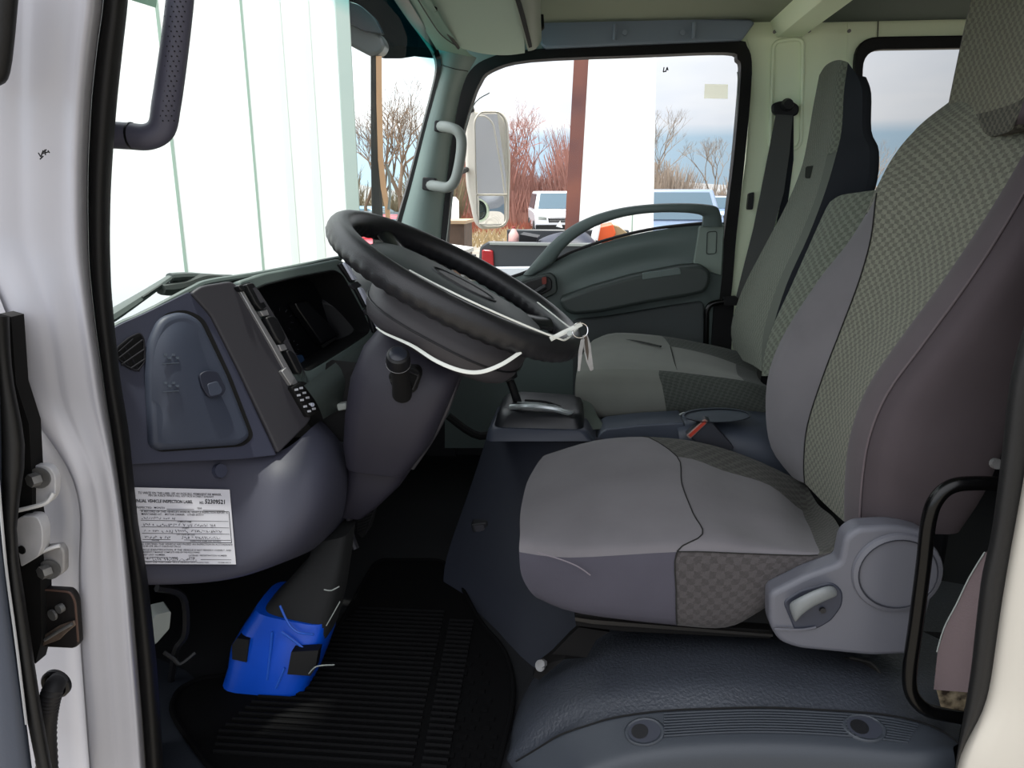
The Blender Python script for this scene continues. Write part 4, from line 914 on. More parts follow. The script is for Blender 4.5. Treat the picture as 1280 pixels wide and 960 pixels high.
# cushion
cu = [
 [(700, 600, 1.615), (750, 595, 1.62), (810, 590, 1.62), (870, 595, 1.62), (940, 605, 1.61), (1000, 625, 1.60), (1005, 628, 1.59)],
 [(684, 568, 1.58), (742, 551, 1.585), (803, 546, 1.585), (870, 552, 1.585), (935, 571, 1.58), (1000, 601, 1.57), (1006, 605, 1.57)],
 [(662, 596, 1.46), (735, 576, 1.46), (846, 572, 1.46), (905, 590, 1.46), (962, 608, 1.46), (1003, 638, 1.45), (1022, 630, 1.45)],
 [(653, 626, 1.31), (738, 613, 1.31), (852, 608, 1.31), (918, 625, 1.31), (974, 642, 1.31), (1013, 661, 1.31), (1040, 645, 1.31)],
 [(650, 648, 1.20), (735, 647, 1.20), (866, 644, 1.20), (930, 660, 1.20), (980, 668, 1.20), (1019, 677, 1.19), (1050, 660, 1.20)],
 [(650, 668, 1.135), (725, 675, 1.13), (878, 668, 1.13), (940, 676, 1.13), (985, 682, 1.13), (1024, 688, 1.12), (1056, 673, 1.12)],
 [(649, 690, 1.11), (712, 697, 1.105), (846, 690, 1.105), (925, 692, 1.105), (980, 694, 1.105), (1022, 694, 1.105), (1056, 686, 1.105)],
 [(653, 722, 1.105), (710, 735, 1.10), (845, 738, 1.10), (918, 738, 1.10), (968, 728, 1.10), (1010, 712, 1.10), (1054, 698, 1.10)],
 [(672, 748, 1.115), (722, 766, 1.115), (846, 780, 1.11), (908, 782, 1.11), (948, 764, 1.11), (995, 735, 1.11), (1050, 715, 1.11)],
 [(700, 750, 1.16), (740, 762, 1.16), (850, 775, 1.16), (910, 778, 1.16), (945, 764, 1.16), (990, 738, 1.16), (1045, 720, 1.16)]]
C_ = [[P(*p) for p in r] for r in cu]
for r, dz in ((2, .004), (3, .008), (4, .006)): 
    for i in range(1, 5): C_[r][i].z += dz*.6
CD = dens_u(dens_v(C_, 4), 4)
def sub_grid(r0, r1, c0, c1): return [row[c0*4:c1*4+1] for row in CD[r0*4:r1*4+1]]
cush = seat_grid('seat_cushion', sub_grid(1, 6, 0, 2), m_seat, ds, du=1)
seat_grid('cushion_centre', sub_grid(2, 6, 2, 5), m_seat, ds, du=1)
seat_grid('cushion_front', sub_grid(6, 9, 0, 2), M('front_velour', (92, 88, 98), .95, .1, 500, .08, 7, spec=.15), ds, du=1)
seat_grid('cushion_pattern_panel', sub_grid(1, 2, 2, 6), f_cush, ds, du=1, label='dark checked far side of the cushion')
seat_grid('cushion_rear_panel', sub_grid(2, 6, 5, 6), f_cush, ds, du=1)
seat_grid('cushion_side_panel', sub_grid(6, 9, 2, 6), f_side, ds, du=1, label='checked near side of the cushion')
seat_grid('cushion_far_side', sub_grid(0, 1, 0, 6), m_seat2, ds, du=1)
seat_grid('cushion_lip', fan([r[0] for r in CD]), m_seat2, ds)
bm = NB(); add_tube(bm, [r[8]+V((0, -.0005, .001)) for r in CD[4:25]], .0011, 6, 1); link('cushion_seam', bm, MATS['seam_black'], cush)
bm = NB(); add_tube(bm, [CD[24][i]+V((0, -.001, .001)) for i in range(8, 21)], .001, 6, 1); add_tube(bm, [CD[i][8]+V((0, -.0015, 0)) for i in range(24, 33)], .0011, 6, 1); link('side_seam', bm, MATS['seam_black'], cush)
bm = NB(); add_tube(bm, [P(672, 691, 1.094), P(700, 699, 1.09), P(722, 708, 1.09), P(738, 719, 1.09)], .0012, 6, 4); link('crease', bm, M('crease_pale', (150, 142, 150), 0.9), cush)
# recliner side cover
RP = (P(1050, 760, 1.065), V((0, -1, 0)))
rec_ = rnd([(1056, 672, 14), (1072, 660, 14), (1120, 657, 18), (1166, 668, 18), (1172, 720, 20), (1160, 770, 15), (1142, 819, 6), (1090, 821), (998, 812, 14), (974, 803, 10), (962, 782, 10), (962, 742, 8), (1010, 718), (1050, 704, 6)], 8, 5)
bm = NB(); add_panel(bm, rec_, RP, .04); m_rec = M('recliner_grey', (94, 98, 112), 0.45, 0.08, 500); rcv = link('recliner_cover', bm, m_rec, ds, bev=.009, seg=4)
cc = PP(1121, 716, RP, .001)
bm = NB(); add_loft(bm, [[cc+V((math.cos(t)*r, -d, math.sin(t)*r)) for t in [i*2*math.pi/40 for i in range(40)]] for r, d in ((.066, 0), (.064, .004), (.058, .006), (.056, .003))]); link('pivot_disc', bm, m_rec, rcv, ang=25)
bm = NB(); lp = [cc+V((math.cos(t)*.0565, -.005, math.sin(t)*.0565)) for t in [i*2*math.pi/40 for i in range(41)]]; add_tube(bm, lp, .0012, 6, 1); link('pivot_groove', bm, M('groove_dark', (52, 54, 64), 0.6), rcv)
bm = NB(); add_panel(bm, rnd([(978, 752, 8), (1000, 738), (1040, 727, 8), (1054, 738, 10), (1054, 757, 10), (1040, 776), (1020, 788, 10), (994, 790, 6)], 6, 5), RP, .006, .002); link('lever_well', bm, M('well_grey', (66, 70, 84), 0.5), rcv, bev=.003)
bm = NB(); rg = []
for (xa, ya), (xb, yb), o in (((981, 750), (997, 787), .006), ((990, 745), (996, 782), .018), ((1010, 736), (1012, 765), .024), ((1032, 728), (1040, 752), .022), ((1042, 729), (1051, 748), .006)):
    rg.append([PP(xa, ya, RP, o), PP((xa+xb)/2, (ya+yb)/2-2, RP, o+.012), PP(xb, yb, RP, o), PP((xa+xb)/2, (ya+yb)/2, RP, o-.012)])
add_loft(bm, rg); link('recliner_lever', bm, M('lever_grey', (128, 132, 138), 0.45, .05, 500), rcv, sub=2)
bm = NB(); add_disc(bm, PP(1028, 762, RP, .003), (0, -1, 0), .0045, .004, 14); link('screw', bm, m_dk, rcv)
bm = NB(); add_tube(bm, [PP(968, 786, RP, .004), PP(1000, 787, RP, .005), PP(1020, 784, RP, .004)], .0018, 6, 4); link('cover_rib', bm, m_rec, rcv)
# slide rails and feet
bm = NB(); add_poly(bm, [P(x, y, 1.14) for x, y in [(718, 768), (722, 766), (780, 776), (964, 788), (964, 799), (780, 790), (720, 783)]], (0, .04, 0)); link('slide_rail', bm, M('rail_black', (26, 25, 25), 0.75, spec=.15), ds, bev=.002)
bm = NB(); add_poly(bm, [P(x, y, 1.145) for x, y in [(719, 767), (740, 770), (964, 788), (964, 791), (740, 775), (719, 771)]], (0, -.012, 0)); link('rail_flange', bm, M('rail_edge', (62, 60, 58), 0.4, metal=.4), ds)
bm = NB(); A_ = [P(x, y, q) for x, y, q in ((724, 784, 1.15), (712, 795, 1.15), (690, 818, 1.15), (672, 832, 1.14), (666, 846, 1.14))]; B_ = [P(x, y, q) for x, y, q in ((762, 790, 1.15), (745, 800, 1.15), (733, 822, 1.14), (705, 824, 1.13), (674, 850, 1.13))]
ribbon(bm, A_, B_, (0, .02, -.004)); ft = link('rail_foot', bm, MATS['rail_black'], ds)
bm = NB(); add_disc(bm, P(680, 829, 1.125), (-.5, -.75, .4), .007, .008, 6); add_disc(bm, P(676, 832, 1.135), (-.5, -.75, .4), .010, .003, 16); link('bolt', bm, m_steel, ft)
bm = NB(); A_ = [P(x, y, q) for x, y, q in ((1062, 822, 1.12), (1088, 828, 1.11), (1100, 842, 1.10), (1118, 866, 1.09), (1136, 880, 1.08))]
ribbon(bm, A_, [p+V((-.012, .03, -.022)) for p in A_], (0, .004, -.004)); add_tube(bm, A_, .0018, 6, 2); link('rail_foot', bm, M('rail_edge', (62, 60, 58)), ds)
bm = NB(); add_box(bm, (P(740, 790, 1.2).x, 1.16, 1.115), (P(1120, 790, 1.2).x, 1.55, 1.20)); link('seat_frame', bm, m_void, ds)
# ================================================================== passenger seat
ps = root('passenger_seat', V((.25, 2.05, 1.20)), 'grey velour passenger seat with tall patterned headrest by the far door', 'seat')
pc = [
 [(760, 470, 2.31), (790, 465, 2.31), (830, 465, 2.31), (880, 470, 2.31), (925, 480, 2.31), (950, 490, 2.31)],
 [(746, 426, 2.28), (770, 418, 2.28), (825, 421, 2.28), (880, 430, 2.28), (925, 440, 2.28), (952, 452, 2.28)],
 [(733, 436, 2.15), (775, 427, 2.15), (838, 433, 2.15), (885, 443, 2.15), (920, 455, 2.15), (946, 466, 2.15)],
 [(725, 450, 1.98), (775, 443, 1.98), (842, 449, 1.98), (892, 458, 1.98), (922, 468, 1.98), (952, 478, 1.98)],
 [(721, 464, 1.85), (760, 461, 1.84), (824, 463, 1.84), (880, 469, 1.84), (930, 476, 1.84), (962, 485, 1.84)],
 [(719, 482, 1.82), (758, 484, 1.815), (828, 484, 1.815), (880, 490, 1.815), (930, 495, 1.815), (964, 503, 1.815)],
 [(720, 500, 1.82), (756, 508, 1.815), (832, 507, 1.815), (880, 512, 1.815), (930, 516, 1.815), (966, 522, 1.815)],
 [(730, 514, 1.85), (760, 524, 1.84), (834, 524, 1.84), (880, 530, 1.84), (930, 534, 1.84), (966, 540, 1.84)],
 [(745, 516, 1.95), (765, 524, 1.95), (834, 525, 1.95), (880, 530, 1.95), (930, 534, 1.95), (966, 540, 1.95)]]
PC = [[P(*p) for p in r] for r in pc]
PCD = dens_u(dens_v(PC, 4), 4)
def pg(a, b, c, d): return [row[c*4:d*4+1] for row in PCD[a*4:b*4+1]]
pcs = seat_grid('seat_cushion', pg(1, 4, 0, 2), m_seatg, ps, du=1)
seat_grid('cushion_centre', pg(2, 4, 2, 4), m_seatg, ps, du=1)
seat_grid('cushion_front', pg(4, 8, 0, 2), m_seatg, ps, du=1)
seat_grid('cushion_pattern_panel', pg(1, 2, 2, 5), f_pass, ps, du=1)
seat_grid('cushion_rear_panel', pg(2, 4, 4, 5), f_pass, ps, du=1)
seat_grid('cushion_side_panel', pg(4, 8, 2, 5), f_pass, ps, du=1)
seat_grid('cushion_far_side', pg(0, 1, 0, 5), m_seatg, ps, du=1)
seat_grid('cushion_lip', fan([r[0] for r in PCD]), m_seatg, ps)
bm = NB(); add_tube(bm, [P(838, 433, 2.145), P(842, 449, 1.975), P(846, 462, 1.86)], .0012, 6, 4); link('cushion_seam', bm, MATS['seam_black'], pcs)
WPL = plane3(P(725, 450, 1.98), P(842, 449, 1.98), P(775, 427, 2.15))
for pts in ([(744, 443), (770, 438), (800, 440), (832, 449)], [(740, 451), (765, 445), (800, 448), (834, 458)], [(742, 456), (770, 452), (805, 455), (830, 460)], [(782, 424), (800, 427), (826, 433)], [(738, 447), (768, 440), (806, 443), (834, 453)], [(756, 461), (780, 458), (805, 459), (815, 461)]):
    bm = NB(); add_tube(bm, [PP(x, y, WPL, .0025) for x, y in pts], [.0005, .005, .005, .0005][:len(pts)], 6, 5, flat=.5); link('wrinkle', bm, M('wrinkle_grey', (58, 60, 57), .95), pcs)
pb = [
 [(918, 442, 2.29), (928, 450, 2.2), (940, 456, 2.03), (952, 464, 1.88), (962, 466, 1.85), (985, 470, 1.84)],
 [(914, 408, 2.30), (923, 408, 2.2), (938, 410, 2.03), (954, 418, 1.88), (964, 420, 1.845), (1000, 425, 1.84)],
 [(928, 362, 2.30), (940, 360, 2.2), (955, 357, 2.03), (972, 356, 1.88), (983, 356, 1.845), (1020, 370, 1.84)],
 [(956, 307, 2.30), (968, 302, 2.2), (983, 300, 2.03), (1000, 296, 1.88), (1010, 296, 1.845), (1050, 300, 1.84)],
 [(982, 258, 2.30), (995, 250, 2.2), (1008, 245, 2.03), (1022, 240, 1.88), (1032, 238, 1.845), (1081, 240, 1.84)],
 [(1000, 215, 2.29), (1008, 205, 2.2), (1021, 198, 2.03), (1034, 193, 1.89), (1046, 190, 1.85), (1087, 190, 1.84)],
 [(1008, 183, 2.27), (1015, 170, 2.18), (1028, 166, 2.05), (1040, 163, 1.91), (1052, 162, 1.87), (1078, 163, 1.86)],
 [(1016, 136, 2.26), (1022, 122, 2.17), (1033, 115, 2.06), (1044, 114, 1.93), (1055, 114, 1.89), (1078, 116, 1.87)],
 [(1024, 94, 2.25), (1031, 83, 2.17), (1040, 77, 2.07), (1050, 75, 1.95), (1060, 78, 1.91), (1072, 95, 1.89)]]
PB = dens_v([[P(*p) for p in r] for r in pb], 4)
def pbk(a, b, c, d): return [row[c:d+1] for row in PB[a*4:b*4+1]]
seat_grid('backrest_insert', pbk(0, 5, 0, 3), f_passb, ps)
seat_grid('side_bolster', pbk(0, 5, 3, 4), M('bolster_shade', (96, 100, 92), .95), ps)
m_pside = M('dark_seat_side', (50, 53, 58), .95, .1, 500, spec=.1)
seat_grid('side_cover', pbk(0, 5, 4, 5), m_pside, ps)
ph = seat_grid('headrest', pbk(5, 8, 0, 4), f_passb, ps)
seat_grid('headrest_side', pbk(5, 8, 4, 5), m_pside, ph)
seat_grid('back_shell', [[r[5], r[5]+V((.03, .05, 0)), V((r[5].x, r[0].y-.04, r[5].z)), r[0]+V((.04, .01, 0)), r[0]] for r in PB], m_pside, ps)
bm = NB(); add_poly(bm, [P(x, y, 2.06) for x, y in rnd([(1007, 208), (1027, 206), (1027, 221), (1006, 223)], 3)], (.02, .05, 0)); link('headrest_gap_patch', bm, f_pass, ps)
# ================================================================== folded centre seat back, between the two
ms = root('centre_seat_back', V((.36, 1.72, 1.22)), 'narrow patterned centre seat back between the driver and passenger seats', 'seat')
mb = [
 [(952, 470, 1.80), (965, 470, 1.76), (985, 470, 1.70), (1020, 470, 1.64)],
 [(956, 440, 1.80), (968, 436, 1.76), (990, 432, 1.70), (1030, 430, 1.64)],
 [(966, 408, 1.80), (980, 400, 1.76), (1003, 395, 1.70), (1045, 392, 1.64)],
 [(988, 360, 1.80), (1002, 352, 1.76), (1026, 346, 1.70), (1065, 342, 1.64)],
 [(1012, 306, 1.80), (1026, 298, 1.76), (1050, 294, 1.70), (1090, 290, 1.64)],
 [(1034, 258, 1.80), (1046, 250, 1.77), (1072, 245, 1.71), (1110, 240, 1.65)],
 [(1042, 250, 1.80), (1054, 244, 1.77), (1078, 241, 1.71), (1114, 237, 1.65)]]
MB_ = dens_v([[P(*p) for p in r] for r in mb], 4)
seat_grid('backrest_insert', MB_, f_passb, ms)
seat_grid('back_shell', [[r[0], r[0]+V((.012, .015, 0)), r[0]+V((.08, .012, 0)), r[3]+V((.10, 0, 0)), r[3]+V((.01, -.01, 0)), r[3]] for r in MB_], m_pside, ms)
seat_grid('top_edge', [MB_[-1], [p+V((.04, 0, .005)) for p in MB_[-1]], [p+V((.08, 0, 0)) for p in MB_[-1]]], m_pside, ms)
# ================================================================== centre console, shifter
sh = root('gear_shifter', V((P(665, 540, 1.7).x, 1.7, 1.20)), 'black gear shifter housing with silver gate beside the driver seat', 'gear shifter')
a, b = P(614, 538, 1.66), P(734, 540, 1.66)
def boxring(pl, pr, yf, dep, r=.02, n=5):
    """rounded rectangle ring, front edge between two pixel points, running back by dep"""
    A, B = P(*pl, yf), P(*pr, yf); z = (A.z+B.z)/2
    x0, x1 = A.x, B.x; out = []
    for cx, cy, a0 in ((x1-r, yf+r, -90), (x1-r, yf+dep-r, 0), (x0+r, yf+dep-r, 90), (x0+r, yf+r, 180)):
        for k in range(n+1):
            t = math.radians(a0+90*k/n); out.append(V((cx+math.cos(t)*r, cy+math.sin(t)*r, lerp(A.z, B.z, (cx-x0)/(x1-x0)))))
    return out
bm = NB(); add_loft(bm, [boxring((606, 552), (745, 552), 1.64, .24), boxring((609, 540), (736, 542), 1.645, .22), boxring((614, 535), (732, 538), 1.65, .21)]); link('console_base', bm, M('console_blue', (70, 76, 92), .45, .08, 500), sh, bev=.003)
bm = NB(); add_loft(bm, [boxring((616, 537), (730, 540), 1.655, .20), boxring((620, 520), (728, 524), 1.66, .19, .03), boxring((626, 512), (724, 518), 1.67, .17, .035), boxring((634, 508), (718, 515), 1.685, .14, .04)]); hs = link('housing', bm, M('housing_black', (30, 32, 38), .35, .05, 500), sh)
bm = NB(); add_tube(bm, [P(x, y, q) for x, y, q in ((638, 509, 1.68), (660, 508, 1.66), (690, 511, 1.66), (714, 517, 1.68), (712, 511, 1.74), (690, 502, 1.80), (660, 497, 1.82), (640, 499, 1.8))], .0065, 8, 5); link('gate_frame', bm, M('gate_silver', (170, 176, 178), .3, metal=.7), hs)
bm = NB(); add_poly(bm, [P(x, y, q)+V((0, 0, .003)) for x, y, q in ((646, 505, 1.70), (690, 508, 1.69), (708, 514, 1.70), (700, 507, 1.76), (670, 501, 1.79), (648, 500, 1.79))]); link('gate_plate', bm, M('gate_silver_plate', (150, 156, 158), .3, metal=.5), hs)
bm = NB(); add_tube(bm, [P(656, 503, 1.71)+V((0, 0, .005)), P(682, 505, 1.72)+V((0, 0, .005)), P(703, 512, 1.72)+V((0, 0, .005))], .003, 6, 4); link('gate_slot', bm, m_void, hs)
bm = NB(); add_tube(bm, [P(648, 506, 1.74), P(640, 482, 1.73), P(632, 462, 1.72)], [.011, .010, .012], 10, 4); lv = link('shift_lever', bm, m_blk, sh)
bm = NB(); add_loft(bm, [circ(P(638, 476, 1.72), V((-.35, 0, 1)).normalized(), r) for r in (.006,)]+[circ(P(638, 476, 1.72)+V((-.35, 0, 1)).normalized()*h, V((-.35, 0, 1)).normalized(), r) for h, r in ((.005, .02), (.03, .024), (.06, .022), (.075, .012))]); link('shift_knob', bm, m_blk, lv)
# loose floor trim scrap behind the shifter
bm = NB(); add_grid(bm, smooth_rows([[(708, 500, 1.78), (722, 497, 1.80), (740, 504, 1.82)], [(720, 522, 1.74), (734, 520, 1.76), (748, 524, 1.78)], [(730, 540, 1.70), (744, 536, 1.71), (760, 536, 1.72)]])); o = link('carpet_edge', bm, M('carpet_scrap', (110, 120, 112), .95, .8, 60), sh, sub=2)
# centre tray with cup holder
ct = root('centre_tray', V((P(860, 560, 1.68).x, 1.75, 1.20)), 'blue grey centre tray with cup holder between the front seats', 'console')
m_tray = M('tray_blue_grey', (84, 92, 106), .45, .08, 500)
bm = NB(); add_poly(bm, [P(x, y, 1.68) for x, y in rnd([(746, 548), (750, 541, 3), (758, 536, 3), (800, 531), (856, 528, 3), (856, 560), (746, 575)], 3, 3)], (0, .12, -.006)); link('tray_rail', bm, m_tray, ct, bev=.004)
tab = [[(832, 527, 1.80), (850, 514, 1.82), (885, 509, 1.86), (930, 509, 1.86), (966, 514, 1.84), (1000, 520, 1.84)],
       [(834, 528, 1.74), (856, 517, 1.75), (890, 515, 1.77), (930, 516, 1.77), (966, 521, 1.76), (1000, 527, 1.76)],
       [(846, 530, 1.68), (864, 524, 1.68), (895, 529, 1.67), (930, 533, 1.67), (968, 540, 1.66), (1000, 545, 1.66)],
       [(850, 548, 1.66), (870, 548, 1.655), (900, 555, 1.645), (935, 562, 1.64), (970, 570, 1.64), (1000, 575, 1.64)],
       [(850, 590, 1.66), (870, 592, 1.655), (900, 600, 1.645), (935, 605, 1.64), (970, 610, 1.64), (1000, 615, 1.64)]]
bm = NB(); add_grid(bm, smooth_rows(tab)); link('holder_body', bm, m_tray, ct, sub=2)
def elp(cx, cy, rx, ry, q, dz=0, n=28): return [PZ(cx+math.cos(t)*rx, cy+math.sin(t)*ry, P(cx, cy, q).z+dz) for t in [i*2*math.pi/n for i in range(n)]]
bm = NB(); add_loft(bm, [elp(896, 519, 44, 9.5, 1.72, .014), elp(896, 519, 41, 8.4, 1.72, .018), elp(896, 520, 39, 7.6, 1.72, .012)], cap=True); cuph = link('cup_holder', bm, M('cup_rim', (96, 104, 114), .5, spec=.2), ct)
bm = NB(); add_poly(bm, elp(896, 520, 38.5, 7.4, 1.72, .0145)); link('cup_well', bm, M('cup_dark', (50, 56, 68), .6, spec=.1), cuph)
bm = NB(); add_tube(bm, [P(832, 527, 1.79), P(845, 521, 1.76), P(855, 516, 1.75), P(858, 522, 1.70)], .0022, 6, 4); link('holder_edge', bm, m_lt, ct)
bm = NB(); add_tube(bm, [P(908, 522, 1.70), P(908, 527, 1.69)], .004, 8, 1); link('tab', bm, m_lt, ct)
# driver belt buckle
bk_ = root('seat_belt_buckle', P(880, 560, 1.63), 'dark seat belt buckle with a red release button between the front seats', 'buckle')
bm = NB(); add_poly(bm, [P(x, y, 1.625) for x, y in rnd([(858, 545, 2), (882, 524, 2), (889, 527, 2), (918, 560), (900, 572), (864, 548, 2)], 3)], (0, .03, 0)); link('buckle_body', bm, M('buckle_grey', (64, 66, 74), .45), bk_, bev=.003)
bm = NB(); add_poly(bm, [P(x, y, 1.620) for x, y in rnd([(858, 545, 2), (881, 524, 2), (886, 527, 2), (863, 549, 2)], 2)], (0, .006, 0)); bt = link('release_button', bm, M('button_frame', (190, 150, 140), .4), bk_, bev=.001)
bm = NB(); add_poly(bm, [P(x, y, 1.617) for x, y in rnd([(860.5, 544, 1.5), (881, 526, 1.5), (883.5, 528, 1.5), (863.5, 546.5, 1.5)], 1.5)], (0, .004, 0)); link('button_face', bm, M('button_red', (225, 80, 60), .4), bt)
# ================================================================== floor mat
mt_ = root('floor_mat', PZ(430, 880, FZ), 'black ribbed rubber floor mat in the driver footwell', 'mat')
mp_ = rnd([(213, 885, 12), (222, 862, 14), (250, 848, 10), (330, 838), (420, 790), (470, 700), (560, 700, 20), (600, 778, 20), (632, 812, 20), (643, 852, 20), (640, 890, 20), (612, 1000), (330, 1010), (262, 960, 10), (222, 905, 10)], 12, 5)
bm = NB(); add_poly(bm, [PZ(x, y, FZ+.008) for x, y in mp_], (0, 0, -.0078)); m_mat = M('mat_rubber', (18, 18, 20), .85, .2, 200, spec=.12); link('mat_base', bm, m_mat, mt_, bev=.004)
bm = NB(); pts = [PZ(x, y, FZ+.010) for x, y in mp_]; add_tube(bm, pts+[pts[0]], .005, 8, 1); link('raised_border', bm, m_mat, mt_)
bm = NB()
p0, p1 = PZ(300, 905, FZ+.009), PZ(520, 905, FZ+.009)
for k in range(36):
    y = p0.y-.16+k*.0155
    def edge_(px0, px1):  # stay inside the mat
        return max(PZ(px0, 905, FZ+.009).x, -.66), PZ(px1, 905, FZ+.009).x
    xa, xb = -.62+.008*abs(k-9)*.6, -.26-.0012*k
    if y < 1.45 and y > 0.98: add_tube(bm, [V((xa, y, FZ+.009)), V((xb, y+.006, FZ+.009))], .0042, 6, 1)
for k in range(34):
    y = p0.y-.16+k*.0155
    if .98 < y < 1.5: add_tube(bm, [V((-.245-.0012*k, y+.004, FZ+.010)), V((-.205-.0008*k, y+.004, FZ+.010))], .0045, 6, 1)
link('mat_rib', bm, M('rib_rubber', (24, 24, 26), .8, .2, 200, spec=.15), mt_)
bm = NB(); rr_ = random.Random(3)
for i in range(4):
    for j in range(13):
        q_ = PZ(552+i*19-j*1.5+(j % 2)*7, 960-j*11.5, FZ+.007); x, y = q_.x, q_.y
        add_box(bm, (x, y, FZ+.006), (x+.013, y+.011, FZ+.0112))
o = link('tread_block', bm, m_mat, mt_); o['kind'] = 'stuff'
# grey corner of floor trim at the left of the mat
bm = NB(); add_poly(bm, [PZ(x, y, FZ+.003) for x, y in ((190, 820), (232, 838), (246, 850), (214, 878), (228, 915), (275, 965), (290, 1010), (190, 1010))], (0, 0, -.002)); struct('trim_8', bm, M('floor_trim_blue', (44, 50, 60), .6, .2, 300))
# ================================================================== grab handles, bars, belts
gh = root('grab_rail', P(160, 170, 1.0), 'dark perforated grab handle on the near windshield pillar', 'handle')
bm = NB(); add_tube(bm, [P(x, y, q) for x, y, q in ((128, 168, .98), (160, 170, .99), (185, 171, .995), (202, 160, 1.0), (208, 130, 1.0), (214, 90, 1.0), (220, 45, 1.0), (225, 0, 1.0), (228, -40, 1.0), (231, -95, 1.0), (226, -125, .995), (205, -138, .985), (170, -142, .97))], [.0175, .0175, .0172, .0178, .0182, .0178, .0172, .0168, .0165, .0165, .0165, .0165, .0165], 16, 6); m_gh = M('handle_grip', (84, 84, 100), .5, .1, 600); link('grip', bm, m_gh, gh)
bm = NB()
for k in range(26):
    for j in (-1, 0, 1, 2):
        y = -4+k*6.2; cx = 225-y*.115 if y < 130 else 210
        add_disc(bm, P(cx-9+j*7+(k % 2)*3, y, .982+abs(j-.5)*.004), (0, -1, 0), .0009, .0014, 6)
o = link('perforation', bm, m_void, gh); o['kind'] = 'stuff'
bm = NB(); add_loft(bm, [circ(P(164, 170, .991), V((1, .02, 0)), r) for r in (.0181,)]+[circ(P(166.5, 170, .991), V((1, .02, 0)), .0181)]); link('joint_ring', bm, m_blk, gh)
gf = root('grab_rail', P(540, 195, 2.36), 'light grey grab handle on the far windshield pillar', 'handle')
bm = NB(); add_tube(bm, [P(x, y, q) for x, y, q in ((549, 158, 2.33), (560, 159, 2.27), (572, 164, 2.25), (577, 176, 2.25), (575, 200, 2.25), (569, 225, 2.25), (560, 234, 2.26), (548, 233, 2.28), (535, 231, 2.33))], [.017, .016, .0155, .0155, .0155, .0155, .016, .016, .017], 12, 5); link('grip', bm, m_lt, gf)
for px in ([(543, 150), (557, 152), (556, 166), (542, 164)], [(528, 221), (545, 223), (543, 240), (527, 237)]):
    bm = NB(); add_poly(bm, [P(x, y, 2.305) for x, y in rnd(px, 3)], (0, .03, 0)); link('mount', bm, m_dk, gf, bev=.003)
gb = root('grab_bar', P(1150, 760, .99), 'glossy black tubular grab bar beside the driver seat at the near door pillar', 'grab bar')
bm = NB(); add_tube(bm, [P(x, y, q) for x, y, q in ((1262, 606, .985), (1225, 604, .985), (1192, 607, .985), (1172, 622, .985), (1161, 650, .985), (1154, 710, .985), (1145, 780, .985), (1137, 840, .98), (1140, 868, .98), (1156, 886, .98), (1180, 893, .98), (1216, 899, .98))], .0098, 14, 6); link('tube', bm, M('gloss_black', (9, 9, 10), .25, spec=.35), gb)
bm = NB(); add_disc(bm, P(1243, 579, .975), (0, -1, .2), .007, .008, 12); link('bolt', bm, m_steel, gb)
gb2 = root('grab_bar', P(885, 410, 2.33), 'black tubular grab bar at the far door pillar beside the passenger seat', 'grab bar')
bm = NB(); add_tube(bm, [P(x, y, 2.34) for x, y in ((925, 376), (905, 377), (890, 380), (884, 388), (883, 405), (882, 440), (880, 470))], .009, 10, 5); link('tube', bm, MATS['gloss_black'], gb2)
bm = NB(); add_poly(bm, [P(x, y, 2.385) for x, y in [(893, 378), (918, 376), (912, 470), (888, 470)]], (0, .02, 0)); link('pillar_pad', bm, m_void, gb2)
bm = NB(); add_poly(bm, [P(x, y, 2.33) for x, y in rnd([(905, 372), (922, 371), (922, 382), (905, 382)], 2)], (0, .03, 0)); link('mount', bm, m_void, gb2)
# passenger belt
sb = root('seat_belt', P(980, 140, 2.44), 'grey passenger seat belt hanging from a black anchor on the far pillar', 'seat belt')
m_web = M('belt_webbing', (84, 86, 84), .85, .3, 300)
bm = NB(); ribbon(bm, [P(x, y, q) for x, y, q in ((970, 143, 2.43), (962, 185, 2.43), (952, 235, 2.42), (942, 285, 2.41), (928, 340, 2.39), (918, 380, 2.38))], [P(x, y, q) for x, y, q in ((991, 144, 2.43), (987, 190, 2.43), (980, 240, 2.42), (966, 290, 2.41), (950, 345, 2.39), (936, 385, 2.38))], (0, .004, 0)); link('webbing', bm, m_web, sb)
bm = NB(); ribbon(bm, [P(x, y, 2.445) for x, y in ((986, 143), (984, 200), (975, 260), (962, 320))], [P(x, y, 2.455) for x, y in ((992, 143), (992, 200), (984, 260), (974, 320))], (0, .004, 0)); link('webbing_fold', bm, m_pside, sb)
bm = NB(); add_poly(bm, [P(x, y, 2.43) for x, y in rnd([(965, 130, 5), (975, 126, 4), (992, 127, 4), (1000, 133, 5), (998, 143, 5), (990, 146, 3), (972, 145, 3), (966, 141, 4)], 4)], (0, .02, 0)); link('anchor_loop', bm, m_blk, sb, bev=.004)
bm = NB(); add_disc(bm, P(984, 131, 2.425), (0, -1, 0), .019, .02, 18, .014); link('anchor_cap', bm, m_dk, sb, ang=20)
bm = NB(); add_poly(bm, [P(x, y, 2.45) for x, y in rnd([(936, 242), (943, 240), (941, 262), (934, 262)], 2)], (0, .02, 0)); link('belt_guide', bm, m_dk, sb)
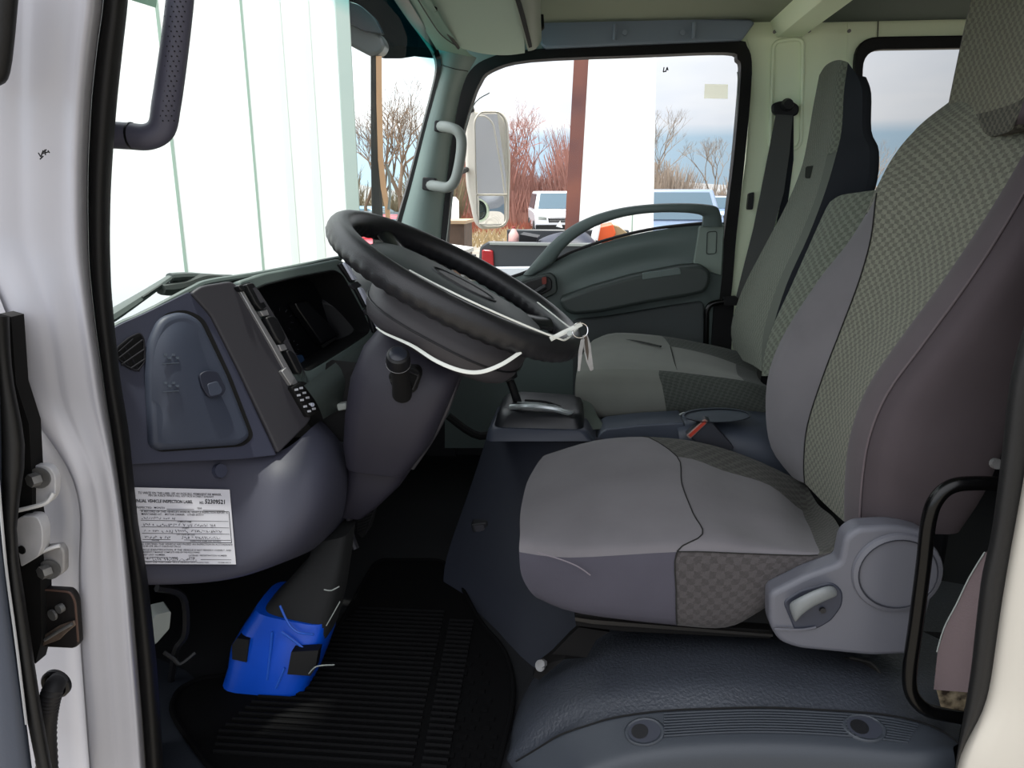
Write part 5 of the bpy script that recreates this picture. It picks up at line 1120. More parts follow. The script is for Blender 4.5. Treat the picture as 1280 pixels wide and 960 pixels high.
# near belt in the lower right corner
nbt = root('seat_belt', P(1190, 850, 1.0), 'taupe seat belt webbing hanging behind the near grab bar', 'seat belt')
bm = NB(); ribbon(bm, [P(x, y, q) for x, y, q in ((1232, 690, 1.0), (1212, 722, 1.0), (1196, 756, 1.0), (1181, 785, 1.0), (1172, 815, 1.0), (1167, 862, 1.0))], [P(x, y, q) for x, y, q in ((1260, 700, .99), (1240, 730, .985), (1232, 765, .98), (1224, 800, .98), (1219, 830, .98), (1215, 866, .98))], (.004, .004, 0)); link('webbing', bm, M('webbing_taupe', (112, 98, 100), .85, .3, 300), nbt)
bm = NB(); add_tube(bm, [P(x, y, q) for x, y, q in ((1231, 690, .999), (1212, 721, .999), (1195, 756, .999), (1180, 785, .999), (1171, 815, .999))], .001, 6, 4); link('webbing_edge', bm, m_lt, nbt)
fb = NB(); add_poly(fb, [P(x, y, 1.01) for x, y in ((1170, 860), (1174, 863), (1212, 864), (1204, 890), (1176, 884))], (.02, .05, 0))
m_fo = M('speckled_foam', (226, 206, 170), .9, .3, 80, .9, 70, c2=(70, 55, 40)); o = link('insulation_block', fb, m_fo); tag(o, 'beige speckled insulation block at the foot of the near grab bar', 'insulation')
fl = NB(); add_box(fl, (.45, 1.0, FZ), (1.6, 1.3, 1.045)); struct('trim_9', fl, m_void)
# ================================================================== visor and overhead console
sv = root('sun_visor', P(600, 20, 2.1), 'beige sun visor folded up above the far windshield corner', 'sun visor')
m_vis = M('visor_vinyl', (160, 162, 146), .7, .15, 120)
vt = [[(522, -14, 1.72), (570, -14, 1.74), (620, -14, 1.76), (652, -14, 1.78)], [(545, 21, 1.95), (585, 20, 1.97), (625, 20, 1.98), (651, 22, 2.0)], [(560, 42, 2.09), (592, 44, 2.12), (630, 44, 2.13), (655, 46, 2.14)], [(574, 59, 2.2), (600, 66, 2.25), (634, 68, 2.27), (656, 64, 2.25)], [(582, 63, 2.23), (604, 69.5, 2.28), (634, 71.5, 2.29), (656, 68, 2.27)]]
VT = smooth_rows(vt); bm = NB(); add_grid(bm, VT+[[p+V((0, .01, .015)) for p in VT[-1]], [p+V((0, 0, .03)) for p in VT[-3]], [p+V((0, 0, .03)) for p in VT[0]]]); link('visor_board', bm, m_vis, sv, sub=2)
bm = NB(); add_tube(bm, [P(522, -14, 1.715), P(545, 21, 1.945), P(560, 42, 2.085), P(573, 60, 2.19)], .004, 8, 4); link('visor_edge', bm, m_rub, sv)
bm = NB(); add_disc(bm, P(543, 10, 1.86), (0, -.3, -1), .007, .006, 12); link('visor_pin', bm, m_dk, sv)
oc = root('overhead_console', P(655, 20, 2.1), 'grey overhead storage console edge beside the sun visor', 'console')
bm = NB(); add_grid(bm, smooth_rows([[(640, -14, 1.76), (652, -14, 1.74), (668, -14, 1.80), (676, -14, 1.9)], [(648, 20, 1.95), (660, 20, 1.93), (671, 20, 2.0), (676, 20, 2.1)], [(656, 50, 2.15), (664, 50, 2.13), (672, 46, 2.2), (677, 40, 2.3)], [(660, 64, 2.24), (668, 63, 2.23), (673, 58, 2.28), (677, 50, 2.36)]])); link('console_edge', bm, M('console_edge', (132, 134, 122), .6), oc, sub=1)
bm = NB(); ribbon(bm, [P(640, -14, 1.755), P(650, 20, 1.945), P(661, 60, 2.2)], [P(646, -14, 1.745), P(656, 20, 1.935), P(665, 59, 2.19)], (0, .01, .01)); link('lid_gap', bm, m_void, oc)
bm = NB(); add_poly(bm, [P(x, y, 2.3) for x, y in rnd([(670, 14), (679, 16), (680, 34), (673, 40)], 2)], (0, .02, 0)); link('end_recess', bm, m_void, oc)
# registration sticker on the windshield (top, near side)
st_ = NB(); add_poly(st_, [P(x, y, .955) for x, y in ((160, -14), (198, -14), (195, 10), (163, 0))]); o = link('windshield_sticker', st_, backlit('sticker_green', (150, 185, 165), .7)); tag(o, 'pale green inspection sticker at the near top of the windshield', 'sticker')
s2 = NB(); add_poly(s2, [P(x, y, 2.459) for x, y in ((881, 105), (910, 105.5), (909.5, 123.5), (880, 123))], (0, .0008, 0)); o = link('window_sticker', s2, backlit('sticker_beige', (252, 252, 244), .8)); tag(o, 'small beige rectangular sticker on the far door window', 'sticker')
b2 = NB()
for a_, b_ in (((829, 90), (830, 84)), ((829, 90), (832, 89)), ((832, 90), (834, 84)), ((834, 84), (835, 88)), ((833, 87), (835, 86))): add_tube(b2, [P(*a_, 2.459), P(*b_, 2.459)], .0018, 5, 1)
o = link('window_mark', b2, m_dk); tag(o, 'tiny dark scribbled mark on the far door glass', 'mark')
# ================================================================== near door, hinges
nd_ = root('door_2', P(20, 700, .75), kind='structure')
bm = NB(); rows = []
for (xa, ya), (xb, yb) in zip([(-60, -60), (-60, 60), (-60, 95), (-60, 104), (-60, 108)], [(29, -60), (19, 60), (14, 95), (8, 105), (-2, 108)]): rows.append([P(xa, ya, .74), P(lerp(xa, xb, .8), ya, .735), P(xb, yb, .75), P(xb-1, yb, .78)])
add_grid(bm, rows); link('window_frame', bm, m_rub, nd_, sub=1)
bm = NB(); A_ = [(-60, 392), (-60, 450), (-60, 560), (-60, 640), (-60, 720), (-60, 800), (-60, 910), (-60, 1010)]; B_ = [(-2, 392), (0, 450), (3, 560), (2, 640), (8, 720), (19, 800), (34, 908), (46, 1010)]
add_grid(bm, [[P(*a, .70), P(lerp(a[0], b[0], .7), b[1], .69), P(b[0]-2, b[1], .70), P(*b, .715)] for a, b in zip(A_, B_)]); link('door_panel', bm, M('door_panel_blue', (84, 92, 108), .5, .15, 300), nd_, sub=1)
bm = NB(); add_tube(bm, [P(-2, 600, .70), P(3, 660, .70), P(9, 720, .705), P(20, 800, .705), P(33, 905, .705)], .0016, 6, 4); link('panel_edge', bm, M('edge_white', (220, 222, 225), .4), nd_)
bm = NB(); A_ = [(-30, 388), (-10, 420), (0, 480), (0, 560), (0, 640), (6, 720), (18, 800), (33, 905), (44, 960), (52, 1010)]; B_ = [(13, 398), (14, 420), (16, 470), (28, 530), (37, 590), (39, 660), (44, 720), (50, 800), (60, 905), (67, 960), (72, 1010)]
B_ = [(13, 396), (14, 430), (17, 480), (30, 530), (36, 580), (16, 660), (32, 740), (44, 830), (56, 905), (66, 960)]
A_ = [(-30, 390), (-20, 430), (-8, 480), (-4, 530), (0, 580), (3, 660), (10, 740), (22, 830), (34, 905), (46, 960)]
A_.append((56, 1010)); B_.append((76, 1010))
add_grid(bm, [[P(*a, .715), P(lerp(a[0], b[0], .4), b[1], .705), P(lerp(a[0], b[0], .85), b[1], .71), P(*b, .73), P(b[0]-2, b[1], .79)] for a, b in zip(A_, B_)]); link('weatherstrip', bm, m_rub, nd_, sub=1)
bm = NB(); add_poly(bm, [P(x, y, .775) for x, y in ((0, 392), (14, 396), (20, 480), (36, 530), (40, 600), (40, 640), (50, 700), (52, 800), (44, 830), (-20, 700), (-20, 400))], (0, .02, 0)); link('door_shut_face', bm, m_void, nd_)
m_hin = M('hinge_paint', (200, 200, 204), .4, .1, 100, .1, 30)
hg = root('door_hinge', P(45, 650, .78)); hg.parent = nd_; hg.location = hg.location-nd_.location
def hx(px, py, Y, par, r=.0085):
    bm = NB(); add_disc(bm, P(px, py, Y), (.15, -1, 0), r*1.55, .003, 20); add_loft(bm, [circ(P(px, py, Y)+V((0, -.003, 0)), V((-.35, -1, 0)).normalized(), r, 6), circ(P(px-1.5, py, Y)+V((-.003, -.012, 0)), V((-.35, -1, 0)).normalized(), r, 6)])
    b = link('hex_bolt', bm, m_steel, par, ang=20)
    return b
bm = NB(); add_poly(bm, [P(x, y, .782) for x, y in rnd([(34, 582, 3), (60, 582, 8), (69, 594, 8), (69, 618, 8), (62, 629, 6), (20, 640, 2), (20, 634), (38, 626)], 4)], (0, .010, 0)); lf = link('hinge_leaf', bm, m_hin, hg, bev=.003); hx(50, 597, .780, hg)
bm = NB(); add_tube(bm, [P(18, 639, .765), P(40, 634, .77), P(58, 628, .775), (P(67, 616, .78))], .0028, 6, 4); link('leaf_flange', bm, M('flange_bright', (225, 225, 226), .35), hg)
bm = NB(); add_poly(bm, [P(x, y, .765) for x, y in rnd([(17, 655, 3), (24, 646, 6), (46, 645, 8), (53, 660, 8), (53, 682, 6), (48, 696, 4), (26, 709, 3)], 5)], (0, .015, 0)); ka = link('hinge_knuckle', bm, m_hin, hg, bev=.006, seg=3)
bm = NB(); add_disc(bm, P(28, 687, .764), (-.2, -1, 0), .0055, .002, 14); link('knuckle_hole', bm, m_void, hg)
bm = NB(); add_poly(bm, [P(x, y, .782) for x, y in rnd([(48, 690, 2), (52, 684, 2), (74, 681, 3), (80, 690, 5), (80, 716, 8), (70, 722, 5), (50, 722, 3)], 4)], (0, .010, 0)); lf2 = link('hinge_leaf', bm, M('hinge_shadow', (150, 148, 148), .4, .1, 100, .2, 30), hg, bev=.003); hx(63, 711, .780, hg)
bm = NB(); add_tube(bm, [P(52, 690, .775), P(64, 685, .775), P(75, 682, .778)], .0024, 6, 3); link('leaf_flange', bm, MATS['flange_bright'], hg)
ck_ = root('door_check', P(70, 775, .80), 'rusty door check strap in a dark pillar pocket below the hinge', 'door check')
bm = NB(); add_poly(bm, [P(x, y, .785) for x, y in rnd([(42, 742, 4), (52, 736, 6), (88, 738, 8), (95, 750, 6), (99, 806, 5), (92, 811, 4), (52, 809, 5), (44, 800)], 5)], (0, .01, 0)); link('pocket', bm, M('pocket_dark', (38, 34, 34), .6, .1, 50), ck_, bev=.002)
bm = NB(); add_poly(bm, [P(x, y, .781) for x, y in ((44, 812), (52, 796), (74, 782), (92, 776), (94, 782), (82, 792), (74, 800), (58, 806))], (0, .003, 0)); link('strap', bm, M('rusty_steel', (140, 122, 110), .5, .2, 80, .35, 60, metal=.3), ck_, bev=.001)
bm = NB(); add_tube(bm, [P(56, 800, .779), P(72, 790, .777), P(90, 780, .779)], .0022, 6, 4); link('strap_ridge', bm, m_steel, ck_)
bm = NB(); lp = rnd([(46, 740, 4), (54, 737, 6), (88, 740, 8), (94, 752, 6), (98, 804, 5)], 5); add_tube(bm, [P(x, y, .784) for x, y in lp[3:-3]], .0015, 6, 1); link('pocket_rim', bm, M('rust_rim', (110, 84, 74), .6), ck_)
bm = NB(); add_disc(bm, P(78, 759, .781), (-.3, -1, 0), .006, .006, 10); add_disc(bm, P(67, 768, .781), (-.3, -1, 0), .0075, .003, 14); link('rivet', bm, m_steel, ck_)
gm = root('cable_grommet', P(70, 850, .80), 'black rubber grommet and corrugated cable boot low on the front pillar', 'grommet')
c = P(72, 853, .795); bm = NB(); add_loft(bm, [[c+V((math.cos(t)*r, -d, math.sin(t)*r)) for t in [i*2*math.pi/28 for i in range(28)]] for r, d in ((.0205, 0), (.0205, .005), (.0175, .008), (.015, .004))]); link('grommet_ring', bm, m_blk, gm)
bm = NB(); pts = []; rs2 = []
base = cr([P(73, 850, .785), P(66, 862, .765), P(60, 885, .76), P(57, 915, .76), P(59, 960, .76), P(62, 1000, .76)], 12)
for i, p in enumerate(base): pts.append(p); rs2.append(.0125*(1+(.08 if i % 2 and i > 12 else 0))-(.001 if i < 6 else 0))
add_tube(bm, pts, rs2, 14, 1); link('cable_boot', bm, M('boot_rubber', (44, 44, 48), .6), gm)
INTERIOR = set(MATS)
# ================================================================== the yard outside
m_gnd = M('gravel_ground', (142, 136, 126), .95, .5, 3, .25, 1.2)
bm = NB(); add_poly(bm, [V((-140, -60, 0)), V((140, -60, 0)), V((140, 160, 0)), V((-140, 160, 0))]); struct('ground', bm, m_gnd)
# distant low hills
bm = NB(); A_, B_ = [], []
for k in range(41):
    x = -150+k*7.5; A_.append(V((x, 130, -1))); B_.append(V((x, 132, 3.2+1.4*math.sin(k*.7)+.8*math.sin(k*1.9))))
add_grid(bm, [A_, B_], uv=False); struct('hills', bm, M('hill_haze', (150, 150, 150), 1.0, 0, 1, .1, .2))
m_tw = M('trailer_white', (246, 248, 247), .45, 0, 1, .02, .6); m_seam = M('seam_grey_green', (150, 172, 158), .6)
def gp(px, Y): return P(px, 300, Y)
# white box truck seen through the windshield
tr = root('box_truck', V((-2.6, 6.4, 0)), 'tall white box truck body filling the windshield view in front', 'truck')
a = P(443, 200, 5.6); dirv = V((-.945, -.335, 0)).normalized(); nrm = V((.335, -.945, 0)).normalized()
def tq(s, z, o=0.0): return V((a.x, a.y, 0))+dirv*s+V((0, 0, z))+nrm*o
bm = NB(); add_poly(bm, [tq(0, .9), tq(6.5, .9), tq(6.5, 4.6), tq(0, 4.6)], -nrm*2.3); body = link('box_body', bm, m_tw, tr)
def sat(px):  # distance along the box side of the ray through a pixel column
    d = ray(px, 250); d = V((d.x, d.y)); w0 = V((a.x, a.y)); dd = V((dirv.x, dirv.y))
    den = d.x*dd.y-d.y*dd.x
    t = (w0.x*dd.y-w0.y*dd.x)/den; hit = d*t
    return (hit-w0).dot(dd)
for px, w_, m in ((223, .010, m_seam), (322, .008, m_seam)):
    s = sat(px); bm = NB(); add_poly(bm, [tq(s-w_, .9, .004), tq(s+w_, .9, .004), tq(s+w_, 4.6, .004), tq(s-w_, 4.6, .004)], nrm*.003); link('panel_joint', bm, m, body)
for px, w_ in ((364, .03), (397, .035)):
    s = sat(px); bm = NB(); add_poly(bm, [tq(s-w_, .9, .002), tq(s+w_, .9, .002), tq(s+w_*.6, 4.6, .005), tq(s-w_*.6, 4.6, .005)], nrm*.006); link('side_rib', bm, M('rib_pale', (222, 232, 224), .5), body, bev=.003)
s = sat(432); bm = NB(); add_poly(bm, [tq(-.02, .9, .01), tq(s, .9, .01), tq(s, 4.6, .01), tq(-.02, 4.6, .01)], nrm*.02); link('corner_post', bm, M('corner_grey', (168, 182, 176), .4), body, bev=.006)
for s in (1.2, 2.3, 5.6):
    bm = NB(); c = tq(s, .5, -.3); add_disc(bm, c, nrm, .5, .28, 28); link('wheel', bm, m_rub, tr, ang=30)
bm = NB(); add_box(bm, tuple(min(u, v) for u, v in zip(tq(.3, .55, -1.8), tq(6, .9, -.6))), tuple(max(u, v) for u, v in zip(tq(.3, .55, -1.8), tq(6, .9, -.6)))); link('chassis', bm, m_blk, tr)
# dark overhang and mirror post of the vehicle beyond it
ov = root('tall_truck_cab', P(480, 300, 7.6)*1.0, 'dark roof overhang of a parked truck cab with a slim tan edged pillar', 'truck')
ov.location.z = 0
bm = NB(); add_poly(bm, [P(x, y, 7.5) for x, y in ((436, -40), (560, -40), (560, 66), (546, 62), (500, 57), (482, 60), (460, 60), (436, 55))], (0, .6, 0)); link('roof_overhang', bm, M('overhang_dark', (4, 16, 20), .9, spec=0), ov)
bm = NB(); add_poly(bm, [P(x, y, 7.3) for x, y in rnd([(432, 24), (455, 28, 8), (476, 44, 8), (481, 56, 5), (476, 66, 5), (463, 70, 4), (432, 54)], 6)], (0, .2, 0)); fr = link('fairing', bm, M('fairing_grey', (70, 77, 80), .4), ov, bev=.03)
bm = NB(); add_poly(bm, [P(x, y, 7.25) for x, y in rnd([(432, 0), (450, 6, 6), (468, 22, 6), (478, 42, 4), (452, 38), (432, 26)], 6)], (0, .1, 0)); link('fairing_top', bm, M('fairing_dark', (30, 38, 46), .3), fr, bev=.02)
bm = NB(); add_tube(bm, [P(x, y, 7.4) for x, y in ((469, 62), (469, 150), (470, 220), (473, 300), (478, 420))], [.045, .045, .05, .06, .06], 8, 4); pst = link('pillar', bm, M('pillar_black', (52, 54, 54), .6), ov)
bm = NB(); ribbon(bm, [P(x, y, 7.33) for x, y in ((470, 70), (470.5, 130), (472.5, 200), (476, 236), (481, 260), (484, 300))], [P(x, y, 7.33) for x, y in ((476.5, 70), (477, 130), (478.5, 200), (482.5, 236), (486.5, 260), (489, 300))], (0, .02, 0)); link('tan_strip', bm, M('tan_strip', (205, 165, 130), .7), pst)
bm = NB(); ribbon(bm, [P(x, y, 7.32) for x, y in ((482, 205), (485, 222), (486, 245), (484, 262))], [P(x, y, 7.32) for x, y in ((484, 205), (488, 222), (488.5, 245), (487, 262))], (0, .02, 0)); link('edge_strip', bm, m_lt, pst)
# ---------------- cars
m_cgl = M('car_glass', (60, 84, 98), .1, spec=.8); m_tyre = M('tyre', (26, 26, 27), .8)
def car(name, label, cat, loc, rz, col, L=4.5, W=1.8, H=1.5, kind='sedan', group=None, extra=True):
    r = root(name, loc, label, cat, group); r.rotation_euler = (0, 0, rz)
    k = H/1.5
    prof = {'sedan': [(-.5, .25), (-.5, .62), (-.46, .72), (-.28, .78), (.2, .80), (.44, .74), (.5, .6), (.5, .25)],
            'suv': [(-.5, .28), (-.5, .70), (-.47, .82), (-.2, .86), (.3, .88), (.49, .86), (.5, .28)],
            'van': [(-.5, .28), (-.5, .66), (-.46, .78), (-.30, .86), (.3, .9), (.5, .9), (.5, .28)],
            'pickup': [(-.5, .35), (-.5, .78), (-.46, .86), (-.2, .90), (.5, .90), (.5, .35)]}[kind]
    roof = {'sedan': [(-.26, .78), (-.12, 1.2), (.16, 1.22), (.36, .78)], 'suv': [(-.22, .86), (-.1, 1.42), (.44, 1.42), (.49, .86)],
            'van': [(-.32, .86), (-.16, 1.5), (.47, 1.5), (.5, .88)], 'pickup': [(-.2, .88), (-.1, 1.45), (.12, 1.45), (.16, .88)]}[kind]
    mc = M('car_paint_%d_%d_%d' % col, col, .3, coat=.4)
    def V3(x, y, z): return V((x*L, y, z*k))
    def put(nm, bm, m, par=r, **kw):
        o = link(nm, bm, m, None, **kw); o.parent = par
        if par is not r: o.location = o.location-V(par.location)
        return o
    bm = NB(); add_loft(bm, [[V3(x, y*W/2*(1 if z > .4 else .96), z) for x, z in prof] for y in (-1, 1)]); bo = put('body', bm, mc, bev=.06)
    bm = NB(); add_loft(bm, [[V3(x, y*(W/2*.98 if z < 1 else W/2*.80), z) for x, z in roof] for y in (-1, 1)]); put('cabin', bm, mc, bev=.05)
    (x0, z0), (x1, z1), (x2, z2), (x3, z3) = roof
    def win(nm, pts, off):
        bm = NB(); add_poly(bm, [p+V(off) for p in pts]); put(nm, bm, m_cgl)
    e = .10
    def fx(t, y): return V3(lerp(x0, x1, t), y*lerp(W/2*.98, W/2*.80, t), lerp(z0, z1, t))
    def bx_(t, y): return V3(lerp(x3, x2, t), y*lerp(W/2*.98, W/2*.80, t), lerp(z3, z2, t))
    win('windshield', [fx(.12, -.86), fx(.12, .86), fx(.9, .86), fx(.9, -.86)], (-.03, 0, .01))
    win('rear_window', [bx_(.2, -.86), bx_(.2, .86), bx_(.88, .86), bx_(.88, -.86)], (.03, 0, .01))
    for s in (-1, 1):
        sd_ = lambda x, z: V((x*L, s*(lerp(W/2*.98, W/2*.80, (z-z0)/(z1-z0))+.015), z*k))
        win('side_window', [sd_(lerp(x0, x1, .25)+.02, z0+.08), sd_(lerp(x3, x2, .25)-.02, z0+.08), sd_(lerp(x3, x2, .88)-.02, lerp(z0, z1, .86)), sd_(lerp(x0, x1, .9)+.02, lerp(z0, z1, .86))], (0, 0, 0))
        for wx in (-.31, .31):
            bm = NB(); add_disc(bm, V((wx*L, s*(W/2-.16), .33)), (0, s, 0), .33, .18, 20); put('wheel', bm, m_tyre, ang=30)
        bm = NB(); add_poly(bm, [V((-.5*L-.005, s*W*.44, .62*k)), V((-.5*L-.005, s*W*.28, .60*k)), V((-.5*L-.005, s*W*.28, .70*k)), V((-.49*L-.01, s*W*.44, .73*k))], (.03, 0, 0)); put('headlight', bm, m_lt)
    bm = NB(); add_poly(bm, [V((-.5*L-.004, y*W, z*k)) for y, z in ((-.24, .52), (.24, .52), (.26, .68), (-.26, .68))], (.03, 0, 0)); gr_ = put('grille', bm, m_blk)
    for j in range(3):
        bm = NB(); add_poly(bm, [V((-.5*L-.012, y*W, (.54+j*.05+z)*k)) for y, z in ((-.23, 0), (.23, 0), (.23, .015), (-.23, .015))], (.01, 0, 0)); put('grille_bar', bm, m_sil, gr_)
    bm = NB(); add_poly(bm, [V((-.51*L, y*W, z*k)) for y, z in ((-.49, .28), (.49, .28), (.49, .46), (-.49, .46))], (.08, 0, 0)); put('bumper', bm, m_dk if kind in ('van', 'pickup') else mc, bev=.02)
    return r
def gz(px, Y): p = P(px, 240, Y); return V((p.x, p.y, 0))
car('van', 'white van with dark lower front parked beyond the far door window', 'van', gz(695, 31.0), math.radians(98), (226, 228, 236), 4.9, 2.0, 1.75, 'van')
car('pickup_truck', 'blue grey pickup truck facing the far door right of the white box', 'truck', gz(842, 17.5), math.radians(92), (120, 136, 160), 5.2, 1.95, 1.9, 'pickup')
car('car', 'pale blue car half hidden by the rear edge of the far door window', 'car', gz(897, 36), math.radians(100), (150, 172, 205), 4.6, 1.85, 1.6, 'suv')
car('car', 'dark green car seen through the windshield beside the white box truck', 'car', gz(466, 21), math.radians(150), (36, 58, 66), 4.6, 1.8, 1.5, 'sedan')
car('car', 'red car seen through the windshield by the far windshield pillar', 'car', gz(498, 17), math.radians(100), (205, 52, 66), 4.4, 1.8, 1.55, 'sedan')
car('car', 'light blue car behind the dark green car by the bare trees', 'car', gz(456, 27.5), math.radians(170), (110, 160, 190), 4.5, 1.8, 1.5, 'sedan')
# dark pickup bed with red tail light, close beyond the far door
pk = root('pickup_bed', V((P(690, 350, 5.2).x, 5.2, 0)), 'black pickup bed with a red tail light outside the far door', 'truck')
bm = NB(); add_poly(bm, [P(x, y, 5.0) for x, y in rnd([(596, 345, 2), (600, 308, 4), (610, 302, 3), (800, 306), (800, 420), (596, 420)], 3)], (0, .07, 0)); add_box(bm, (P(600, 330, 5.0).x, 5.0, .85), (P(800, 330, 5.0).x, 6.7, .92)); add_box(bm, (P(600, 330, 5.0).x, 6.63, .85), (P(800, 330, 5.0).x, 6.7, P(610, 303, 5).z)); bed = link('bed_side', bm, M('bed_black', (46, 50, 54), .35), pk, bev=.015)
bm = NB(); add_poly(bm, [P(x, y, 4.97) for x, y in rnd([(602, 312), (616, 313), (617, 336), (602, 334)], 3)], (0, .05, 0)); link('tail_light', bm, M('tail_red', (140, 20, 26), .25), pk, bev=.008)
bm = NB(); add_poly(bm, [P(x, y, 4.98) for x, y in ((612, 303), (800, 306), (800, 309), (612, 306))], (0, .1, 0)); link('bed_rail', bm, m_lt, bed)
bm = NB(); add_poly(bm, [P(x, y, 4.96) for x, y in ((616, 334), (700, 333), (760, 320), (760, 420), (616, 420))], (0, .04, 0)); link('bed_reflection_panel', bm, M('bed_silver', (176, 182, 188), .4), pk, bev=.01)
for xx in (640, 770):
    bm = NB(); c = P(xx, 400, 5.05); add_disc(bm, V((c.x, 5.0, .38)), (0, -1, 0), .38, .03, 24); link('wheel', bm, m_tyre, pk)
tp_ = root('tarp_bundle', P(690, 305, 5.8), 'dark blue tarp bundle lying in the pickup bed', 'tarp')
rows = []
for i, t in enumerate([0, .15, .35, .6, .8, 1]):
    x = lerp(664, 745, t); h = [0, 10, 16, 20, 22, 0][i]
    rows.append([P(x, 310, 5.4), P(x+1, 306-h*.7, 5.5), P(x+2, 305-h, 5.8), P(x+3, 306-h*.6, 6.2), P(x, 310, 6.4)])
bm = NB(); add_grid(bm, rows); link('tarp', bm, M('tarp_navy', (28, 34, 52), .5, .4, 8), tp_, sub=2)
bm = NB(); add_poly(bm, [P(x, y, 5.3) for x, y in ((650, 293), (672, 297), (668, 308), (648, 308))], (0, .3, 0)); link('dark_flap', bm, m_blk, tp_)
bm = NB(); add_poly(bm, [P(x, y, 5.6) for x, y in ((695, 283), (700, 276), (703, 285))], (0, .05, 0)); link('white_corner', bm, m_tw, tp_)
ju = root('plastic_jug', P(642, 304, 5.6), 'pinkish white plastic jug standing in the pickup bed', 'jug')
bm = NB(); c = P(642, 305, 5.6); add_loft(bm, [[c+V((math.cos(t)*r, math.sin(t)*r, z)) for t in [i*2*math.pi/16 for i in range(16)]] for z, r in ((0, .035), (.02, .04), (.07, .038), (.10, .02), (.115, .012))]); link('jug_body', bm, M('jug_pink', (214, 168, 162), .5), ju, ang=50)
bm = NB(); add_disc(bm, c+V((0, 0, .115)), (0, 0, 1), .014, .012, 12); link('cap', bm, M('cap_red', (150, 50, 50), .5), ju)
ge = root('orange_machine', P(757, 305, 5.8), 'orange and white yard machine behind the far door pull bar', 'machine')
bm = NB(); add_poly(bm, [P(x, y, 5.8) for x, y in rnd([(748, 284), (766, 280), (770, 292), (760, 308), (748, 309)], 2)], (0, .4, 0)); link('housing', bm, M('machine_orange', (214, 88, 40), .4), ge, bev=.02)
bm = NB(); add_tube(bm, [P(740, 310, 5.75), P(743, 292, 5.75), P(748, 280, 5.75), P(744, 300, 5.75)], .02, 8, 4); link('white_handle', bm, m_tw, ge)
bm = NB(); add_poly(bm, [P(x, y, 5.85) for x, y in ((764, 281), (774, 284), (790, 296), (768, 306))], (0, .2, 0)); link('side_plate', bm, M('plate_tan', (150, 130, 96), .6), ge)
wt_ = root('work_table', P(560, 330, 3.6), 'pale flat table top just outside the far front window', 'table')
wt_.location.z = 0
bm = NB(); add_poly(bm, [P(x, y, q) for x, y, q in ((530, 300, 3.9), (592, 309, 3.9), (566, 318, 3.4), (528, 312, 3.4))], (0, 0, -.02)); link('table_top', bm, M('table_pale', (216, 216, 212), .5), wt_)
for px, q in ((581, 3.7), (590, 3.85), (556, 3.5)):
    p = P(px, 318, q); bm = NB(); add_tube(bm, [p, V((p.x, p.y, 0))], .022, 8, 1); link('leg', bm, m_steel, wt_)
sc_ = root('storage_crate', V((P(570, 250, 9).x, 9, 0)), 'brown slatted crate standing on the yard beyond the far mirror', 'crate')
bm = NB(); c0_, c1_ = P(556, 278, 9), P(580, 278, 9); add_box(bm, (c0_.x, 9, 0), (c1_.x, 9.6, c0_.z)); link('crate_wall', bm, M('crate_brown', (96, 78, 66), .8, 0, 1, .3, 3), sc_)
bm = NB(); add_poly(bm, [P(x, y, 8.95) for x, y in ((554, 276), (582, 276), (582, 280), (554, 280))], (0, .7, 0)); link('crate_rim', bm, M('rim_tan', (176, 150, 120), .7), sc_)
wg = root('white_tank', V((P(563, 260, 12).x, 12, 0)), 'small white tank behind the brown crate', 'tank')
bm = NB(); c = P(564, 275, 12); add_loft(bm, [[V((c.x+math.cos(t)*r, 12+math.sin(t)*r, c.z+z)) for t in [i*2*math.pi/16 for i in range(16)]] for z, r in ((-c.z, .1), (-.05, .1), (0, .13), (.3, .13), (.36, .08))]); link('tank_body', bm, m_tw, wg, ang=50)
# red steel post
po = root('steel_post', V((P(716, 300, 6.5).x, 6.5, 0)), 'rusty red steel post standing outside the far door window', 'post')
bm = NB(); t0, t1 = P(727.5, 60, 6.5), P(714, 300, 6.5); d = (t0-t1).normalized(); b0 = t1-d*(t1.z/d.z); tt = t0+d*.8
w2 = (P(738, 200, 6.5)-P(720.5, 200, 6.5)).x/2
add_loft(bm, [[c+V((sx*w2, sy*w2, 0)) for sx, sy in ((-1, -1), (1, -1), (1, 1), (-1, 1))] for c in (b0, t1, t1.lerp(t0, .5), tt)])
link('post_shaft', bm, M('post_red', (92, 58, 56), .7, .2, 10, .3, 2.2, c2=(128, 78, 62)), po)
bm = NB(); add_box(bm, (b0.x-.3, 6.2, 0), (b0.x+.3, 6.8, .12)); link('footing', bm, M('concrete', (150, 148, 142), .9), po, bev=.02)
# white box trailer beyond
wb = root('white_trailer', V((P(776, 240, 10).x, 10, 0)), 'plain white box trailer standing right of the red post', 'trailer')
bm = NB(); add_poly(bm, [P(x, y, 10) for x, y in ((733, -60), (822, -60), (816, 330), (712, 330))], (0, 3.5, 0)); wbb = link('box_body', bm, m_tw, wb)
bm = NB(); add_poly(bm, [P(x, y, 9.99) for x, y in ((790, 262), (791.5, 262), (790.5, 300), (789, 300))], (0, .01, 0)); link('panel_joint', bm, m_seam, wbb)
bm = NB(); add_poly(bm, [P(x, y, 9.99) for x, y in ((750, 280), (794, 297), (793, 301), (749, 284))], (0, .02, 0)); link('lower_rail', bm, m_steel, wbb)
for xx in (740, 795):
    bm = NB(); c = P(xx, 330, 10.2); add_disc(bm, V((c.x, 10.1, .45)), (0, -1, 0), .45, .2, 24); link('wheel', bm, m_tyre, wb)
